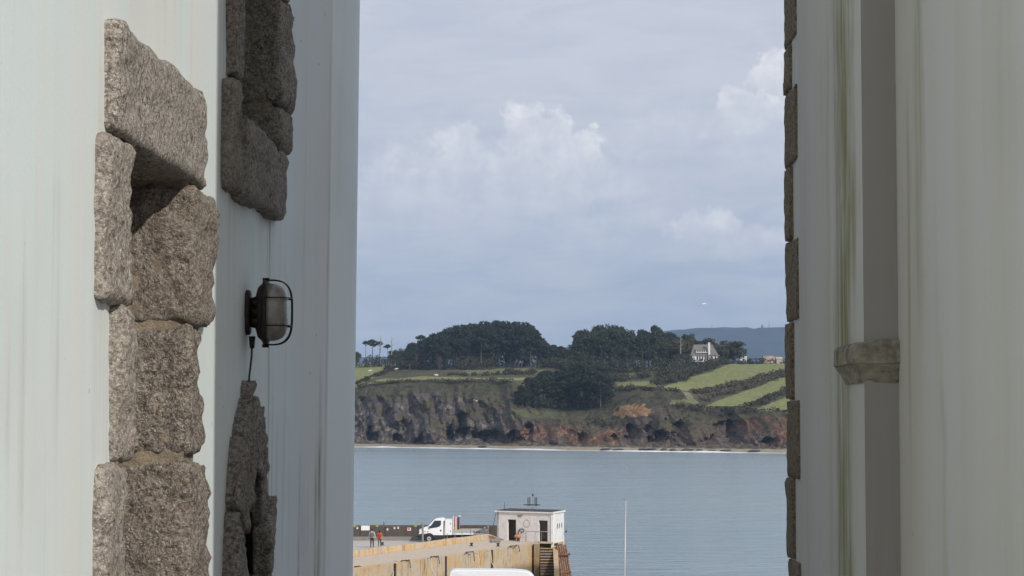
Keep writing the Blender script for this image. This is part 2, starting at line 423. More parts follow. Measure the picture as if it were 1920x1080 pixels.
stone(DP(358, N1), DP(381, N1), -1.05, -.635, -.36, N1, w1, 'granite_jamb_shaded', amp=.017, low=.024)
mb = MB()
for k in range(6): mb.box(wx(6.4, -.40), wx(6.4, -.37), W1[0] + .02 + k * .19, W1[0] + .20 + k * .19, W1[2], W1[3])
mb.build('shutter', M['shutter'], LB)
# second window, higher up and in the shade
N2 = .045
w2 = frame_part('window_surround', W2, LB, DP(452, N2) - .012, DP(520, N2) + .014)
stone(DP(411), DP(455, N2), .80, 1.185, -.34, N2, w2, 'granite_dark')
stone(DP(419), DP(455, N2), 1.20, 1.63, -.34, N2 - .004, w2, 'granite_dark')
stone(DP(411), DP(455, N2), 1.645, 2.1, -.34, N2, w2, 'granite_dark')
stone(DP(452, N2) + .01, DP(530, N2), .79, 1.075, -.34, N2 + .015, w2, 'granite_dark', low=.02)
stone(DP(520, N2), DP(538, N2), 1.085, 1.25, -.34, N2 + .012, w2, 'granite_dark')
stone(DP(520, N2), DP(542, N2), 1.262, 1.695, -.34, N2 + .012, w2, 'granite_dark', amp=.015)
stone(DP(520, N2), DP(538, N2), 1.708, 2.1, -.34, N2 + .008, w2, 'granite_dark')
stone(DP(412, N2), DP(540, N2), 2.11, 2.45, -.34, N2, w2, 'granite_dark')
mb = MB()
for k in range(6): mb.box(wx(8.4, -.40), wx(8.4, -.37), W2[0] + .02 + k * .17, W2[0] + .18 + k * .17, W2[2], W2[3])
mb.build('shutter', M['shutter'], LB)
# low arched doorway with a ring of rough voussoirs
cD, cZ, ro, ri = 8.0, -.62, .49, .30; EZ = 1.48
mb = MB(); mb.add([(wx(W3[0], .008), W3[0] - .03, GZ), (wx(W3[0], .008), W3[0] - .03, W3[3])], [])
def arch_mortar():
    m2 = MB(); n = 20
    for k in range(n):
        a0, a1 = math.pi * k / n, math.pi * (k + 1) / n
        q = []
        for (a, r_) in ((a0, ro - .03), (a1, ro - .03), (a1, ri + .03), (a0, ri + .03)):
            q.append((cD - r_ * math.cos(a), CZ + cZ + EZ * r_ * math.sin(a)))
        vs = [(wx(y, .012), y, z) for y, z in q] + [(wx(y, -.01), y, z) for y, z in q]
        m2.add(vs, [(3, 2, 1, 0), (4, 5, 6, 7), (0, 1, 5, 4), (1, 2, 6, 5), (2, 3, 7, 6), (3, 0, 4, 7)])
    for s0, s1 in ((cD - ro + .03, cD - ri - .03), (cD + ri + .03, cD + ro - .03)):
        m2.add([(wx(s0, n_), s0, z) for n_ in (-.01, .012) for z in (GZ, CZ + cZ)] + [(wx(s1, n_), s1, z) for n_ in (-.01, .012) for z in (GZ, CZ + cZ)],
               [(2, 6, 7, 3), (0, 1, 5, 4), (0, 2, 3, 1), (4, 5, 7, 6)])
    return m2.build('door_surround', M['mortar'], LB)
ds = arch_mortar()
angs = [0, 24, 49, 76, 101, 130, 155, 180]
def vouss(a0, a1, r0, r1, n1, sd):
    vs = []; fs = []; na, nr, nn = 9, 9, 9; idx = {}
    def vid(i, j, k):
        if (i, j, k) in idx: return idx[(i, j, k)]
        u, v, w = -1 + 2 * i / na, -1 + 2 * j / nr, -1 + 2 * k / nn
        # round the edges of the block
        q = Vector((u, v, w)); lim = .80; inn = Vector([max(-lim, min(lim, t)) for t in q]); dv = q - inn
        dn = dv.normalized() if dv.length > 1e-6 else Vector((0, 0, 0)); q = inn + dn * (1 - lim)
        a = R(a0 + (a1 - a0) * (q.x + 1) / 2); r_ = r0 + (r1 - r0) * (q.y + 1) / 2; n_ = -.012 + (n1 + .012) * (q.z + 1) / 2
        y = cD - r_ * math.cos(a); z = CZ + cZ + EZ * r_ * math.sin(a)
        f = fbm((n_, y, z), 20, 4, sd) * .016 + fbm((n_, y, z), 5, 2, sd + 5) * .022
        idx[(i, j, k)] = len(vs)
        if w > .5: n_ += f
        vs.append((wx(y, n_), y + f * .5 * dn.x, z + f * dn.y)); return idx[(i, j, k)]
    N = (na, nr, nn)
    for ax in range(3):
        a, b2 = (ax + 1) % 3, (ax + 2) % 3
        for side in (0, N[ax]):
            for i in range(N[a]):
                for j in range(N[b2]):
                    qs = []
                    for (di, dj) in ((0, 0), (1, 0), (1, 1), (0, 1)):
                        k = [0, 0, 0]; k[ax] = side; k[a] = i + di; k[b2] = j + dj; qs.append(vid(*k))
                    fs.append(tuple(qs) if side else tuple(qs[::-1]))
    bm = bmesh.new(); me = bpy.data.meshes.new('t')
    o = make('stone', vs, fs, M['granite_dark'], ds, True)
    bm.from_mesh(o.data); bmesh.ops.recalc_face_normals(bm, faces=bm.faces); bm.to_mesh(o.data); bm.free()
    return o
rv = random.Random(5)
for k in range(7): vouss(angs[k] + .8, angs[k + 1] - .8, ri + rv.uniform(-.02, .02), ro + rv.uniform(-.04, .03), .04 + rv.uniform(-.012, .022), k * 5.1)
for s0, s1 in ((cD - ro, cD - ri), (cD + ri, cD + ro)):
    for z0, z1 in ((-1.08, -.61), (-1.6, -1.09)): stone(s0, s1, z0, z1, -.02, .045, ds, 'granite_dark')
mb = MB()
for k in range(3): mb.box(wx(8.0, -.40), wx(8.0, -.37), cD - .25 + k * .17, cD - .25 + k * .17 + .162, GZ, CZ - .2)
mb.build('door', M['shutter'], LB)

# ------------------------------------------------------------------ the caged lamp on the wall
LD = 8.02; lz = CZ + (HY - 586) * LD / F
LP = thing('bulkhead_lamp', (wx(LD), LD, lz), 'rusty oval bulkhead lamp with wire cage on shaded blue wall', 'lamp')
def lp(n, dy, dz): return (wx(LD) + n, LD + dy, lz + dz)
def oval(a, b_, n_seg=32, p=2.6):
    o = []
    for k in range(n_seg):
        w = 2 * math.pi * k / n_seg; c_, s_ = math.cos(w), math.sin(w)
        o.append((a * math.copysign(abs(c_) ** (2 / p), c_), b_ * math.copysign(abs(s_) ** (2 / p), s_)))
    return o
def loft(rings, closed_end=True):
    """rings: list of (n, half width, half height)"""
    mb = MB(); k0 = 0; ns = 32
    for (n_, a, b_) in rings: mb.v += [lp(n_, dy, dz) for dy, dz in oval(max(a, .0005), max(b_, .0005), ns)]
    for i in range(len(rings) - 1):
        for j in range(ns):
            q = (j + 1) % ns; mb.f.append((i * ns + j, i * ns + q, (i + 1) * ns + q, (i + 1) * ns + j))
    mb.f.append(tuple(range(ns - 1, -1, -1))); mb.f.append(tuple((len(rings) - 1) * ns + j for j in range(ns)))
    return mb
loft([(-.01, .05, .085), (.012, .05, .085), (.016, .045, .08)]).build('base_plate', M['lamp_metal'], LP, True)
loft([(.014, .03, .055), (.035, .034, .06), (.045, .06, .095), (.066, .072, .114)]).build('housing', M['lamp_metal'], LP, True)
loft([(.064, .076, .119), (.068, .08, .122), (.078, .08, .122), (.082, .076, .118)]).build('rim', M['lamp_metal'], LP, True)
rings = []
for k in range(13):
    w = math.pi / 2 * k / 12; rings.append((.081 + .075 * math.sin(w) ** .9, .070 * max(.02, math.cos(w)) ** .55, .110 * max(.02, math.cos(w)) ** .42))
loft(rings).build('glass_globe', M['lamp_glass'], LP, True)
for dy in (-.018, .018):
    pts = []
    for k in range(25):
        w = -math.pi / 2 + math.pi * k / 24
        c_, s_ = max(0, math.cos(w)), math.sin(w)
        pts.append(lp(.074 + .098 * c_ ** .55, dy, .122 * math.copysign(abs(s_) ** .6, s_)))
    mb = MB(); mb.tube(pts, .0028, 6); mb.build('cage_wire', M['wire'], LP, True)
for dz in (-.052, .052):
    pts = []
    for k in range(21):
        w = -math.pi / 2 + math.pi * k / 20; c_, s_ = max(0, math.cos(w)), math.sin(w)
        pts.append(lp(.074 + .098 * c_ ** .6, .082 * math.copysign(abs(s_) ** .7, s_), dz))
    mb = MB(); mb.tube(pts, .0028, 6); mb.build('cage_wire', M['wire'], LP, True)
for dz in (-.126, .124):
    mb = MB(); c0 = lp(.073, 0, dz); mb.box(c0[0] - .012, c0[0] + .012, c0[1] - .01, c0[1] + .01, c0[2] - .006, c0[2] + .006); mb.build('clip', M['lamp_metal'], LP)
for dz in (-.035, 0, .035):
    mb = MB(); mb.tube([lp(.030, -.05, dz), lp(.050, -.055, dz)], .010, 10); mb.build('screw_boss', M['lamp_metal'], LP, True)
mb = MB(); mb.tube([lp(.022, 0, -.09), lp(.022, 0, -.135)], [.013, .009], 10); mb.build('cable_gland', M['lamp_metal'], LP, True)
mb = MB(); mb.tube([lp(.022, 0, -.12), lp(.02, .002, -.17), lp(.012, .004, -.24), lp(.010, 0, -.30), lp(.02, 0, -.335)], .0042, 6); mb.build('cable', M['cable'], LP, True)
mb = MB(); mb.box(wx(LD), wx(LD) + .016, LD - .012, LD + .012, lz - .292, lz - .284); mb.build('cable_clip', M['cable'], LP)

# ================================================================== right building
RB = thing('rendered_building', (1.15, 6.5, GZ), 'grey white rendered building streaked with algae, brown corner stones', 'building')
YS, YF, YN = 6.41, 8.45, 4.56              # the step of the bay, the far corner, the near corner
def rx_(Y): return 1.0985 + .02 * (Y - YF)
def rn_(Y): return 1.1614 + .02 * (Y - YS)
mb = MB(); outline = [(rn_(YN), YN), (rn_(YS), YS), (rx_(YS) + .02, YS)]
outline[-1] = (rx_(YS), YS)
outline += [(rx_(YF), YF), (8, YF), (8, YN)]
n = len(outline)
for i in range(n):
    (xa, ya), (xb, yb) = outline[i], outline[(i + 1) % n]
    if i == 1: continue
    mb.add([(xa, ya, GZ), (xb, yb, GZ), (xb, yb, CZ + 4.5), (xa, ya, CZ + 4.5)], [(3, 2, 1, 0)])
mb.build('wall', M['plaster_right'], RB)
mb = MB(); (xa, ya), (xb, yb) = outline[1], outline[2]; mb.add([(xa, ya, GZ), (xb, yb, GZ), (xb, yb, CZ + 4.5), (xa, ya, CZ + 4.5)], [(3, 2, 1, 0)]); mb.build('bay_return', M['bay_grey'], RB)  # return face in one darker grey than the other walls
mb = MB(); mb.extrude([(rx_(4) - .15, CZ + 4.5), (8.3, CZ + 4.5), (8.3, CZ + 4.65), (4.6, CZ + 6.2), (rx_(4) - .15, CZ + 4.65)], YN - .15, YF + .15); mb.build('roof', M['slate'], RB)
# corbel on the corner of the projecting bay, moulded below, dirty on top
prof = [(0.0, .100), (.008, .100), (.012, .112), (.018, .132), (.032, .150), (.032, .155), (.040, .158), (.040, .205), (.032, .216), (.0, .226)]
mb = MB(); rng = []
for (o_, z) in prof:
    rng.append([(rn_(YS) + .012, YS + .007 - o_, CZ + z + (.012 if z > .2 else 0)), (rx_(YS) - o_, YS + .007 - o_, CZ + z), (rx_(6.75) - o_, 6.77 + o_ * .8, CZ + z), (rx_(6.8) + .04, 6.77 + o_ * .8, CZ + z)])
for r_ in rng: mb.v += r_
for i in range(len(prof) - 1):
    for j in range(3): mb.f.append((i * 4 + j, i * 4 + j + 1, (i + 1) * 4 + j + 1, (i + 1) * 4 + j))
t = (len(prof) - 1) * 4; mb.f.append((t, t + 1, t + 2, t + 3)); mb.f.append((3, 2, 1, 0))
cb = mb.build('corbel', M['corbel'], RB)
bm = bmesh.new(); bm.from_mesh(cb.data); bmesh.ops.recalc_face_normals(bm, faces=bm.faces); bmesh.ops.subdivide_edges(bm, edges=bm.edges, cuts=5, use_grid_fill=True)
for v in bm.verts:
    f = fbm(v.co, 24, 4, 2.2) * .005; v.co += Vector((f, f, f * .8))
bm.to_mesh(cb.data); bm.free()
# quoins up the far corner, long and short in turn
yb = [1340, 1190, 1045, 895, 750, 605, 452, 312, 172, 84, -20, -160, -300, -440, -600, -760, -920]
for k in range(len(yb) - 1):
    z0 = (HY - yb[k]) * 8.38 / F + .002; z1 = (HY - yb[k + 1]) * 8.38 / F - .003
    lng = k % 2 == 1
    q = rough_block('quoin', (.9295 - (.010 if lng else .016), (8.10 if lng else 8.27), CZ + z0), (.9295 + .35, 8.48, CZ + z1), M['quoin'], RB, .02, r=.008, amp=.006, cell=.02, seed=k * 2.3, low=.006)
# ================================================================== sea
m, gg, b = new_mat('sea_water')
p = gg.node('ShaderNodeNewGeometry').outputs['Position']
big = gg.noise(gg.mapping(p, (.006, .02, 1)), 1.0, 4, .55, .5)
gg.put(b.inputs['Base Color'], gg.mix(gg.step(big, .35, .65), (.215, .30, .345), (.255, .34, .38)))
b.inputs['Roughness'].default_value = .16; b.inputs['IOR'].default_value = 1.33
w1_ = gg.noise(gg.mapping(p, (.22, .55, 1)), 1.0, 5, .62, .6)
w2_ = gg.noise(gg.mapping(p, (.05, .14, 1)), 1.0, 3, .55, .4)
bp = gg.node('ShaderNodeBump'); bp.inputs['Distance'].default_value = 1.0
gg.put(bp.inputs['Strength'], gg.step(big, .38, .62, .35, .65))
gg.put(bp.inputs['Height'], gg.math('ADD', gg.math('MULTIPLY', w1_, 1.3), gg.math('MULTIPLY', w2_, 1.6))); gg.put(b.inputs['Normal'], bp.outputs[0])
M['sea'] = m
sheet('sea', -6500, 6500, 90, 8300, 0, M['sea'])

# ================================================================== the headland across the bay
BPX = [300, 660, 760, 900, 960, 1000, 1040, 1100, 1150, 1200, 1240, 1280, 1330, 1400, 1480, 1900]
ROCK = [750, 745, 738, 748, 765, 786, 795, 798, 800, 792, 795, 794, 792, 786, 776, 780]
SCRB = [722, 722, 712, 711, 713, 745, 768, 768, 760, 738, 734, 735, 758, 762, 768, 772]
CRST = [684, 684, 686, 689, 690, 690, 690, 690, 690, 690, 690, 688, 686, 684, 683, 683]
S_ROCK, S_SCRB, S_CRST = 40.0, 75.0, 250.0
def shore(X): return 1025 - .936 * 120 * np.tanh(np.asarray(X) / 120.0 * 1.0) * 1.0 - .25 * np.asarray(X) * (np.abs(X) > 0) * .6
def knots(X):
    Y0 = shore(X)
    out = []
    for s_, tab in ((S_ROCK, ROCK), (S_SCRB, SCRB), (S_CRST, CRST)):
        D = Y0 + s_; px = 960 + F * X / D; y = np.interp(px, BPX, tab); out.append(CZ + (HY - y) * D / F)
    return out
def ground_z(X, Y):
    s_ = Y - float(shore(X)); k1, k2, k3 = [float(v) for v in knots(X)]
    return float(np.interp(s_, [-12, 0, 10, 17, S_ROCK, S_SCRB, S_CRST, S_CRST + 150, S_CRST + 800, 1500], [-1.5, 0, 1.6, 2.6, k1, k2, k3, k3 + 3.5, k3 - 6, k3 - 40]))
def on_ground(px, y, d0=930, d1=1500):
    best = None; D = d0
    while D < d1:
        q = at_depth(px, y, D)
        if ground_z(q.x, D) >= q.z: return Vector((q.x, D, ground_z(q.x, D)))
        D += 2
    q = at_depth(px, y, 1290); return Vector((q.x, 1290, ground_z(q.x, 1290)))
xs = np.concatenate([np.linspace(-420, -112, 60, endpoint=False), np.arange(-112, 182, .62), np.linspace(182, 460, 60)])
rows = [(-12, 0, 4), (0, 10, 6), (10, 17, 6), (17, S_ROCK, 80), (S_ROCK, S_SCRB, 34), (S_SCRB, S_CRST, 90), (S_CRST, S_CRST + 150, 14), (S_CRST + 150, 1500, 14)]
sv = []
for (a, b2, n_) in rows: sv += list(np.linspace(a, b2, n_, endpoint=False))
sv.append(1500); sv = np.array(sv)
KX = [knots(x) for x in xs]
i_rock0 = int(np.searchsorted(sv, 17)); NV = len(sv)
caves = [(862, 808, 15, 30), (905, 822, 20, 14), (955, 820, 26, 16), (985, 815, 18, 22), (845, 812, 8, 24), (1090, 822, 10, 14), (1155, 822, 10, 8), (1185, 815, 18, 20), (1232, 812, 24, 30), (1268, 812, 24, 26), (1358, 815, 30, 26), (1385, 800, 14, 24), (1440, 825, 18, 12), (700, 820, 12, 20), (745, 828, 10, 10), (788, 828, 12, 10)]
outcrops = [(800, 815, 34, 42, -9), (770, 770, 40, 40, -3), (700, 780, 25, 50, -3), (880, 790, 30, 30, -3), (1110, 820, 20, 18, -4), (1130, 800, 30, 30, -3), (1300, 810, 30, 22, -4), (1430, 800, 26, 30, -4)]
V = np.zeros((len(xs), NV, 3)); 
for i, x in enumerate(xs):
    Y0 = float(shore(x)); k1, k2, k3 = [float(v) for v in KX[i]]
    zc = np.interp(sv, [-12, 0, 10, 17, S_ROCK, S_SCRB, S_CRST, S_CRST + 150, S_CRST + 800, 1500], [-1.5, 0, 1.6, 2.6, k1, k2, k3, k3 + 3.5, k3 - 6, k3 - 40])
    V[i, :, 0] = x; V[i, :, 1] = Y0 + sv; V[i, :, 2] = zc
vis = [i for i, x in enumerate(xs) if -115 < x < 184]
# cliff shape: round the scrub edge, break the face up with gullies, buttresses, ledges and sea caves
for i in range(len(xs)):
    x = xs[i]
    for j in range(i_rock0 - 8, NV):
        s_ = sv[j]; X, Y, Z = V[i, j]
        if s_ < S_CRST + 150:
            face = min(1, max(0, (s_ - 12) / 8)) * min(1, max(0, (S_SCRB + 4 - s_) / 30))
            g1 = fbm((X, Z * .35, 0), .045, 3, 3.1); g2 = fbm((X, Z * .8, Y * .3), .16, 4, 8.2)
            g3 = abs(fbm((X + Z * .35, Z * .5, 1.0), .10, 3, 5.5))
            if face > 0:
                dy = face * (g1 * 13 + g2 * 5.0 + (g3 - .3) * 9)
                px, py = project(X, Y, Z)
                if 600 < px < 1540:
                    for (cx, cy, rx2, ry2) in caves:
                        q = 1 - ((px - cx) / rx2) ** 2 - ((py - cy) / ry2) ** 2
                        q += g2 * 1.1 + g1 * .5
                        if q > 0: dy += face * 10 * min(1, q * 1.2)
                    for (cx, cy, rx2, ry2, am) in outcrops:
                        q = 1 - ((px - cx) / rx2) ** 2 - ((py - cy) / ry2) ** 2
                        if q > 0: dy += face * am * q
                V[i, j, 1] += dy
                V[i, j, 2] += face * (g2 * 1.6 + fbm((X, Y, Z), .5, 3, 1.0) * .6)
            if 8 < s_ < 24: V[i, j, 2] += abs(fbm((X, Y, 0), .22, 3, 2.0)) * 1.3 * min(1, (s_ - 8) / 4)
            if s_ >= S_ROCK:
                V[i, j, 2] += fbm((X, Y, 0), .03, 3, 7.7) * 1.0 + fbm((X, Y, 0), .3, 3, 1.7) * .35
# base colours of the ground, by what grows or shows there
fields = [([(640, 726), (640, 660), (752, 660), (748, 681), (716, 701), (668, 724)], 'A'),
          ([(640, 735), (676, 722), (712, 711), (790, 706), (818, 706), (900, 709), (1000, 708), (1000, 713), (900, 714), (800, 713), (760, 713), (700, 719), (670, 726)], 'A'),
          ([(880, 692), (985, 690), (1020, 694), (1010, 701), (940, 700), (880, 704), (840, 706)], 'B'),
          ([(1232, 729), (1290, 733), (1340, 724), (1400, 712), (1460, 695), (1478, 691), (1520, 690), (1520, 680), (1372, 680), (1330, 698), (1285, 709)], 'A'),
          ([(1322, 762), (1388, 762), (1440, 742), (1478, 722), (1520, 710), (1520, 690), (1478, 704), (1420, 724), (1370, 742)], 'A'),
          ([(1412, 772), (1478, 768), (1520, 766), (1520, 735), (1478, 743), (1440, 757)], 'A'),
          ([(1156, 717), (1232, 715), (1228, 725), (1158, 727)], 'A'),
          ([(1140, 700), (1190, 698), (1185, 708), (1145, 706)], 'B'),
          ([(1258, 750), (1300, 747), (1302, 754), (1258, 757)], 'B'),
          ([(960, 768), (1060, 772), (1060, 786), (960, 782), (930, 776)], 'C')]
PATH = [([(1279, 735), (1290, 735), (1316, 762), (1302, 763)], 'P')]
ORANGE = [(1188, 770, 34, 13), (1165, 776, 14, 8)]
RED = [(1060, 806, 70, 14), (1110, 815, 60, 22), (1290, 808, 45, 14), (1420, 790, 40, 20), (1465, 800, 20, 30), (1010, 812, 40, 14)]
def inside(px, py, poly):
    c = False; n_ = len(poly); j = n_ - 1
    for i in range(n_):
        xi, yi = poly[i]; xj, yj = poly[j]
        if (yi > py) != (yj > py) and px < (xj - xi) * (py - yi) / (yj - yi) + xi: c = not c
        j = i
    return c
PAL = {'A': (.205, .215, .092), 'B': (.14, .148, .075), 'C': (.10, .10, .055), 'P': (.20, .18, .125)}
COL = np.zeros((len(xs), NV, 4)); COL[:, :, 3] = 0
for i in range(len(xs)):
    for j in range(NV):
        X, Y, Z = V[i, j]; s_ = sv[j]
        n1 = fbm((X, Y, Z), .05, 3, 4.4); n2 = fbm((X, Y, Z), .35, 3, 6.6); rockf = 0.0
        if s_ < 9: c = (.30, .26, .20); 
        elif s_ < 15: c = (.075, .07, .05) if n2 > -.15 else (.16, .13, .09)
        elif s_ < S_SCRB + 6:
            t = (s_ - 15) / (S_SCRB - 15)
            px, py = project(X, Y, Z)
            rock = (.120, .104, .092)
            if n2 > .25: rock = (.205, .18, .155)
            elif n2 < -.25: rock = (.085, .070, .066)
            wsum = 0
            if px > 940: rock = tuple(a * .5 + q * .5 for a, q in zip(rock, (.13, .085, .064)))
            for (cx, cy, rx2, ry2) in RED:
                q = 1 - ((px - cx) / rx2) ** 2 - ((py - cy) / ry2) ** 2 + n2 * .8
                if q > 0.1: rock = (.155, .088, .060) if n2 < .25 else (.26, .18, .125)
            orange = False
            for (cx, cy, rx2, ry2) in ORANGE:
                q = 1 - ((px - cx) / rx2) ** 2 - ((py - cy) / ry2) ** 2 + n2 * .7
                if q > 0.15: rock = (.40, .225, .105) if n2 < .3 else (.34, .24, .15); orange = True
            scrub = (.068, .064, .039) if n1 < .1 else (.088, .074, .047)
            if n2 < -.2: scrub = (.042, .048, .028)
            edge = (S_ROCK - 17) / (S_SCRB - 15)
            k = min(1, max(0, (t - edge + n1 * .42 + n2 * .22) * 7 + .5))
            if orange: k *= .15
            rockf = 1 - k
            c = tuple(a * (1 - k) + q * k for a, q in zip(rock, scrub))
        else: c = (.072, .074, .042) if n1 + n2 * .5 < .05 else (.098, .082, .052)
        if s_ > S_ROCK - 6 and -118 < X < 186:
            px, py = project(X, Y, Z); jx, jy = px + n2 * 2.0, py + n1 * 1.2
            for poly, kd in fields + PATH:
                if inside(jx, jy, poly): c = PAL[kd]; rockf = 0; break
        COL[i, j] = (*c, rockf)
nx = len(xs); faces = []
for i in range(nx - 1):
    a = i * NV; b2 = a + NV
    faces += [(a + j, b2 + j, b2 + j + 1, a + j + 1) for j in range(NV - 1)]
m, gg, b = new_mat('headland_ground')
at = gg.node('ShaderNodeAttribute', attribute_name='ground'); p = gg.node('ShaderNodeNewGeometry').outputs['Position']
n1 = gg.noise(p, .35, 6, .68); n2 = gg.noise(gg.mapping(p, (1, 1, .35)), 1.1, 5, .7)
sc = gg.math('MULTIPLY', gg.step(n1, .28, .72, .72, 1.28, 'LINEAR'), gg.math('ADD', 1.0, gg.math('MULTIPLY', at.outputs['Alpha'], gg.step(n2, .3, .7, -.5, .6, 'LINEAR'))))
mul = gg.node('ShaderNodeVectorMath', operation='SCALE'); gg.put(mul.inputs[0], at.outputs['Color']); gg.put(mul.inputs['Scale'], sc)
gg.put(b.inputs['Base Color'], mul.outputs[0]); b.inputs['Roughness'].default_value = .95; b.inputs['Specular IOR Level'].default_value = .1
bp = gg.node('ShaderNodeBump'); bp.inputs['Distance'].default_value = 1.6; gg.put(bp.inputs['Strength'], gg.math('ADD', .25, gg.math('MULTIPLY', at.outputs['Alpha'], .75)))
gg.put(bp.inputs['Height'], gg.noise(gg.mapping(p, (1, 1, .5)), .8, 5, .7)); gg.put(b.inputs['Normal'], bp.outputs[0])
M['headland'] = m
hl = make('headland', V.reshape(-1, 3), faces, M['headland'], None, False)
ca = hl.data.color_attributes.new('ground', 'FLOAT_COLOR', 'POINT'); ca.data.foreach_set('color', COL.reshape(-1))
tag(hl, kind='structure')
# the thin line of surf and the tide-line rocks
mb = MB(); M['foam'] = plain('foam', (.78, .79, .78), .7, var=.08, scale=1)
xx = np.arange(-230, 300, 1.1)
for i in range(len(xx) - 1):
    q = []
    for X in (xx[i], xx[i + 1]):
        y0 = float(shore(X)) - 1.0 + fbm((X, 0, 0), .08, 3, 1.1) * 2.0; w = max(.25, 1.5 + fbm((X, 3, 0), .11, 3, 2.1) * 2.2)
        hh = max(.08, .26 + fbm((X, 9, 0), .05, 3, 4.1) * .5)
        q.append(((X, y0 - w, .0), (X, y0, hh), (X, y0 + 1.2, .1)))
    mb.add([*q[0], *q[1]], [(0, 3, 4, 1), (1, 4, 5, 2)])
tag(mb.build('surf', M['foam']), 'thin white line of surf along the far beach', 'surf', kind='stuff')
M['wet_rock'] = plain('wet_rock', (.055, .05, .045), .6, var=.4, scale=2, bump=.5)
rr = random.Random(11)
def boulder(px, y, w, h_, label):
    q = on_ground(px, y, 905, 1300); mb = MB(); s0 = rr.uniform(0, 50)
    mb.ball((0, 0, 0), 1, 12, 8); vs = []
    for v in mb.v:
        k = 1 + .35 * fbm(v, 1.3, 3, s0); vs.append((q.x + v[0] * w / 2 * k, q.y + v[1] * w / 3 * k, q.z + .1 + v[2] * h_ * k))
    return tag(make('tide_rock', vs, mb.f, M['wet_rock']), 'low dark tide rock on the pale strip of beach', 'rock', 'dark rocks along the far beach')
for (px, y) in [(1136, 845), (1160, 846), (1205, 846), (1222, 845), (1245, 846), (1262, 847), (1290, 846), (1312, 847), (1335, 847), (1362, 848), (905, 841), (1415, 848)]:
    boulder(px, y - 1.2, rr.uniform(3, 7.5), rr.uniform(.4, .9), '')

# ================================================================== trees
def leaf_mat(name, c1, c2):
    m, gg, b = new_mat(name)
    oi = gg.node('ShaderNodeObjectInfo').outputs['Random']; p = gg.node('ShaderNodeNewGeometry').outputs['Position']
    f = gg.math('ADD', gg.math('MULTIPLY', oi, .6), gg.math('MULTIPLY', gg.step(gg.noise(p, .45, 4, .65), .3, .7), .4))
    gg.put(b.inputs['Base Color'], gg.mix(f, c1, c2)); b.inputs['Roughness'].default_value = .8; b.inputs['Specular IOR Level'].default_value = .15
    return m
M['pine'] = leaf_mat('pine_needles', (.020, .030, .020), (.034, .044, .025))
M['pine2'] = leaf_mat('pine_needles_green', (.028, .040, .024), (.048, .058, .032))
M['broad'] = leaf_mat('broad_leaves', (.045, .055, .026), (.075, .072, .034))
M['brown'] = leaf_mat('brown_twigs', (.075, .066, .050), (.11, .095, .072))
M['scrub'] = leaf_mat('scrub_leaves', (.036, .042, .024), (.068, .062, .038))
M['gorse'] = leaf_mat('gorse_leaves', (.060, .058, .036), (.10, .084, .055))
M['bark'] = plain('bark', (.10, .082, .065), .9, var=.3, scale=2)
M['bark_pale'] = plain('bark_pale', (.28, .25, .21), .9, var=.3, scale=2)
def leaf_cloud(clumps, per, size, seed):
    rg = np.random.RandomState(seed); vs = []; 
    for (cx, cy, cz, rx2, ry2, rz2) in clumps:
        n_ = int(per * rx2 * rz2) + 12
        d_ = rg.normal(size=(n_, 3)); d_ /= np.linalg.norm(d_, axis=1)[:, None]
        rad = rg.uniform(.55, 1.06, n_)[:, None]
        c = np.array([cx, cy, cz]) + d_ * rad * np.array([rx2, ry2, rz2])
        nrm = d_ + rg.normal(size=(n_, 3)) * .55; nrm /= np.linalg.norm(nrm, axis=1)[:, None]
        ax = np.cross(nrm, rg.normal(size=(n_, 3))); ax /= np.linalg.norm(ax, axis=1)[:, None] + 1e-9
        bx = np.cross(nrm, ax); s_ = size * rg.uniform(.55, 1.3, n_)[:, None]
        vs.append(np.stack([c - ax * s_, c - bx * s_ * .6, c + ax * s_, c + bx * s_ * .6], 1).reshape(-1, 3))
    vs = np.concatenate(vs); return vs, [(4 * k, 4 * k + 1, 4 * k + 2, 4 * k + 3) for k in range(len(vs) // 4)]
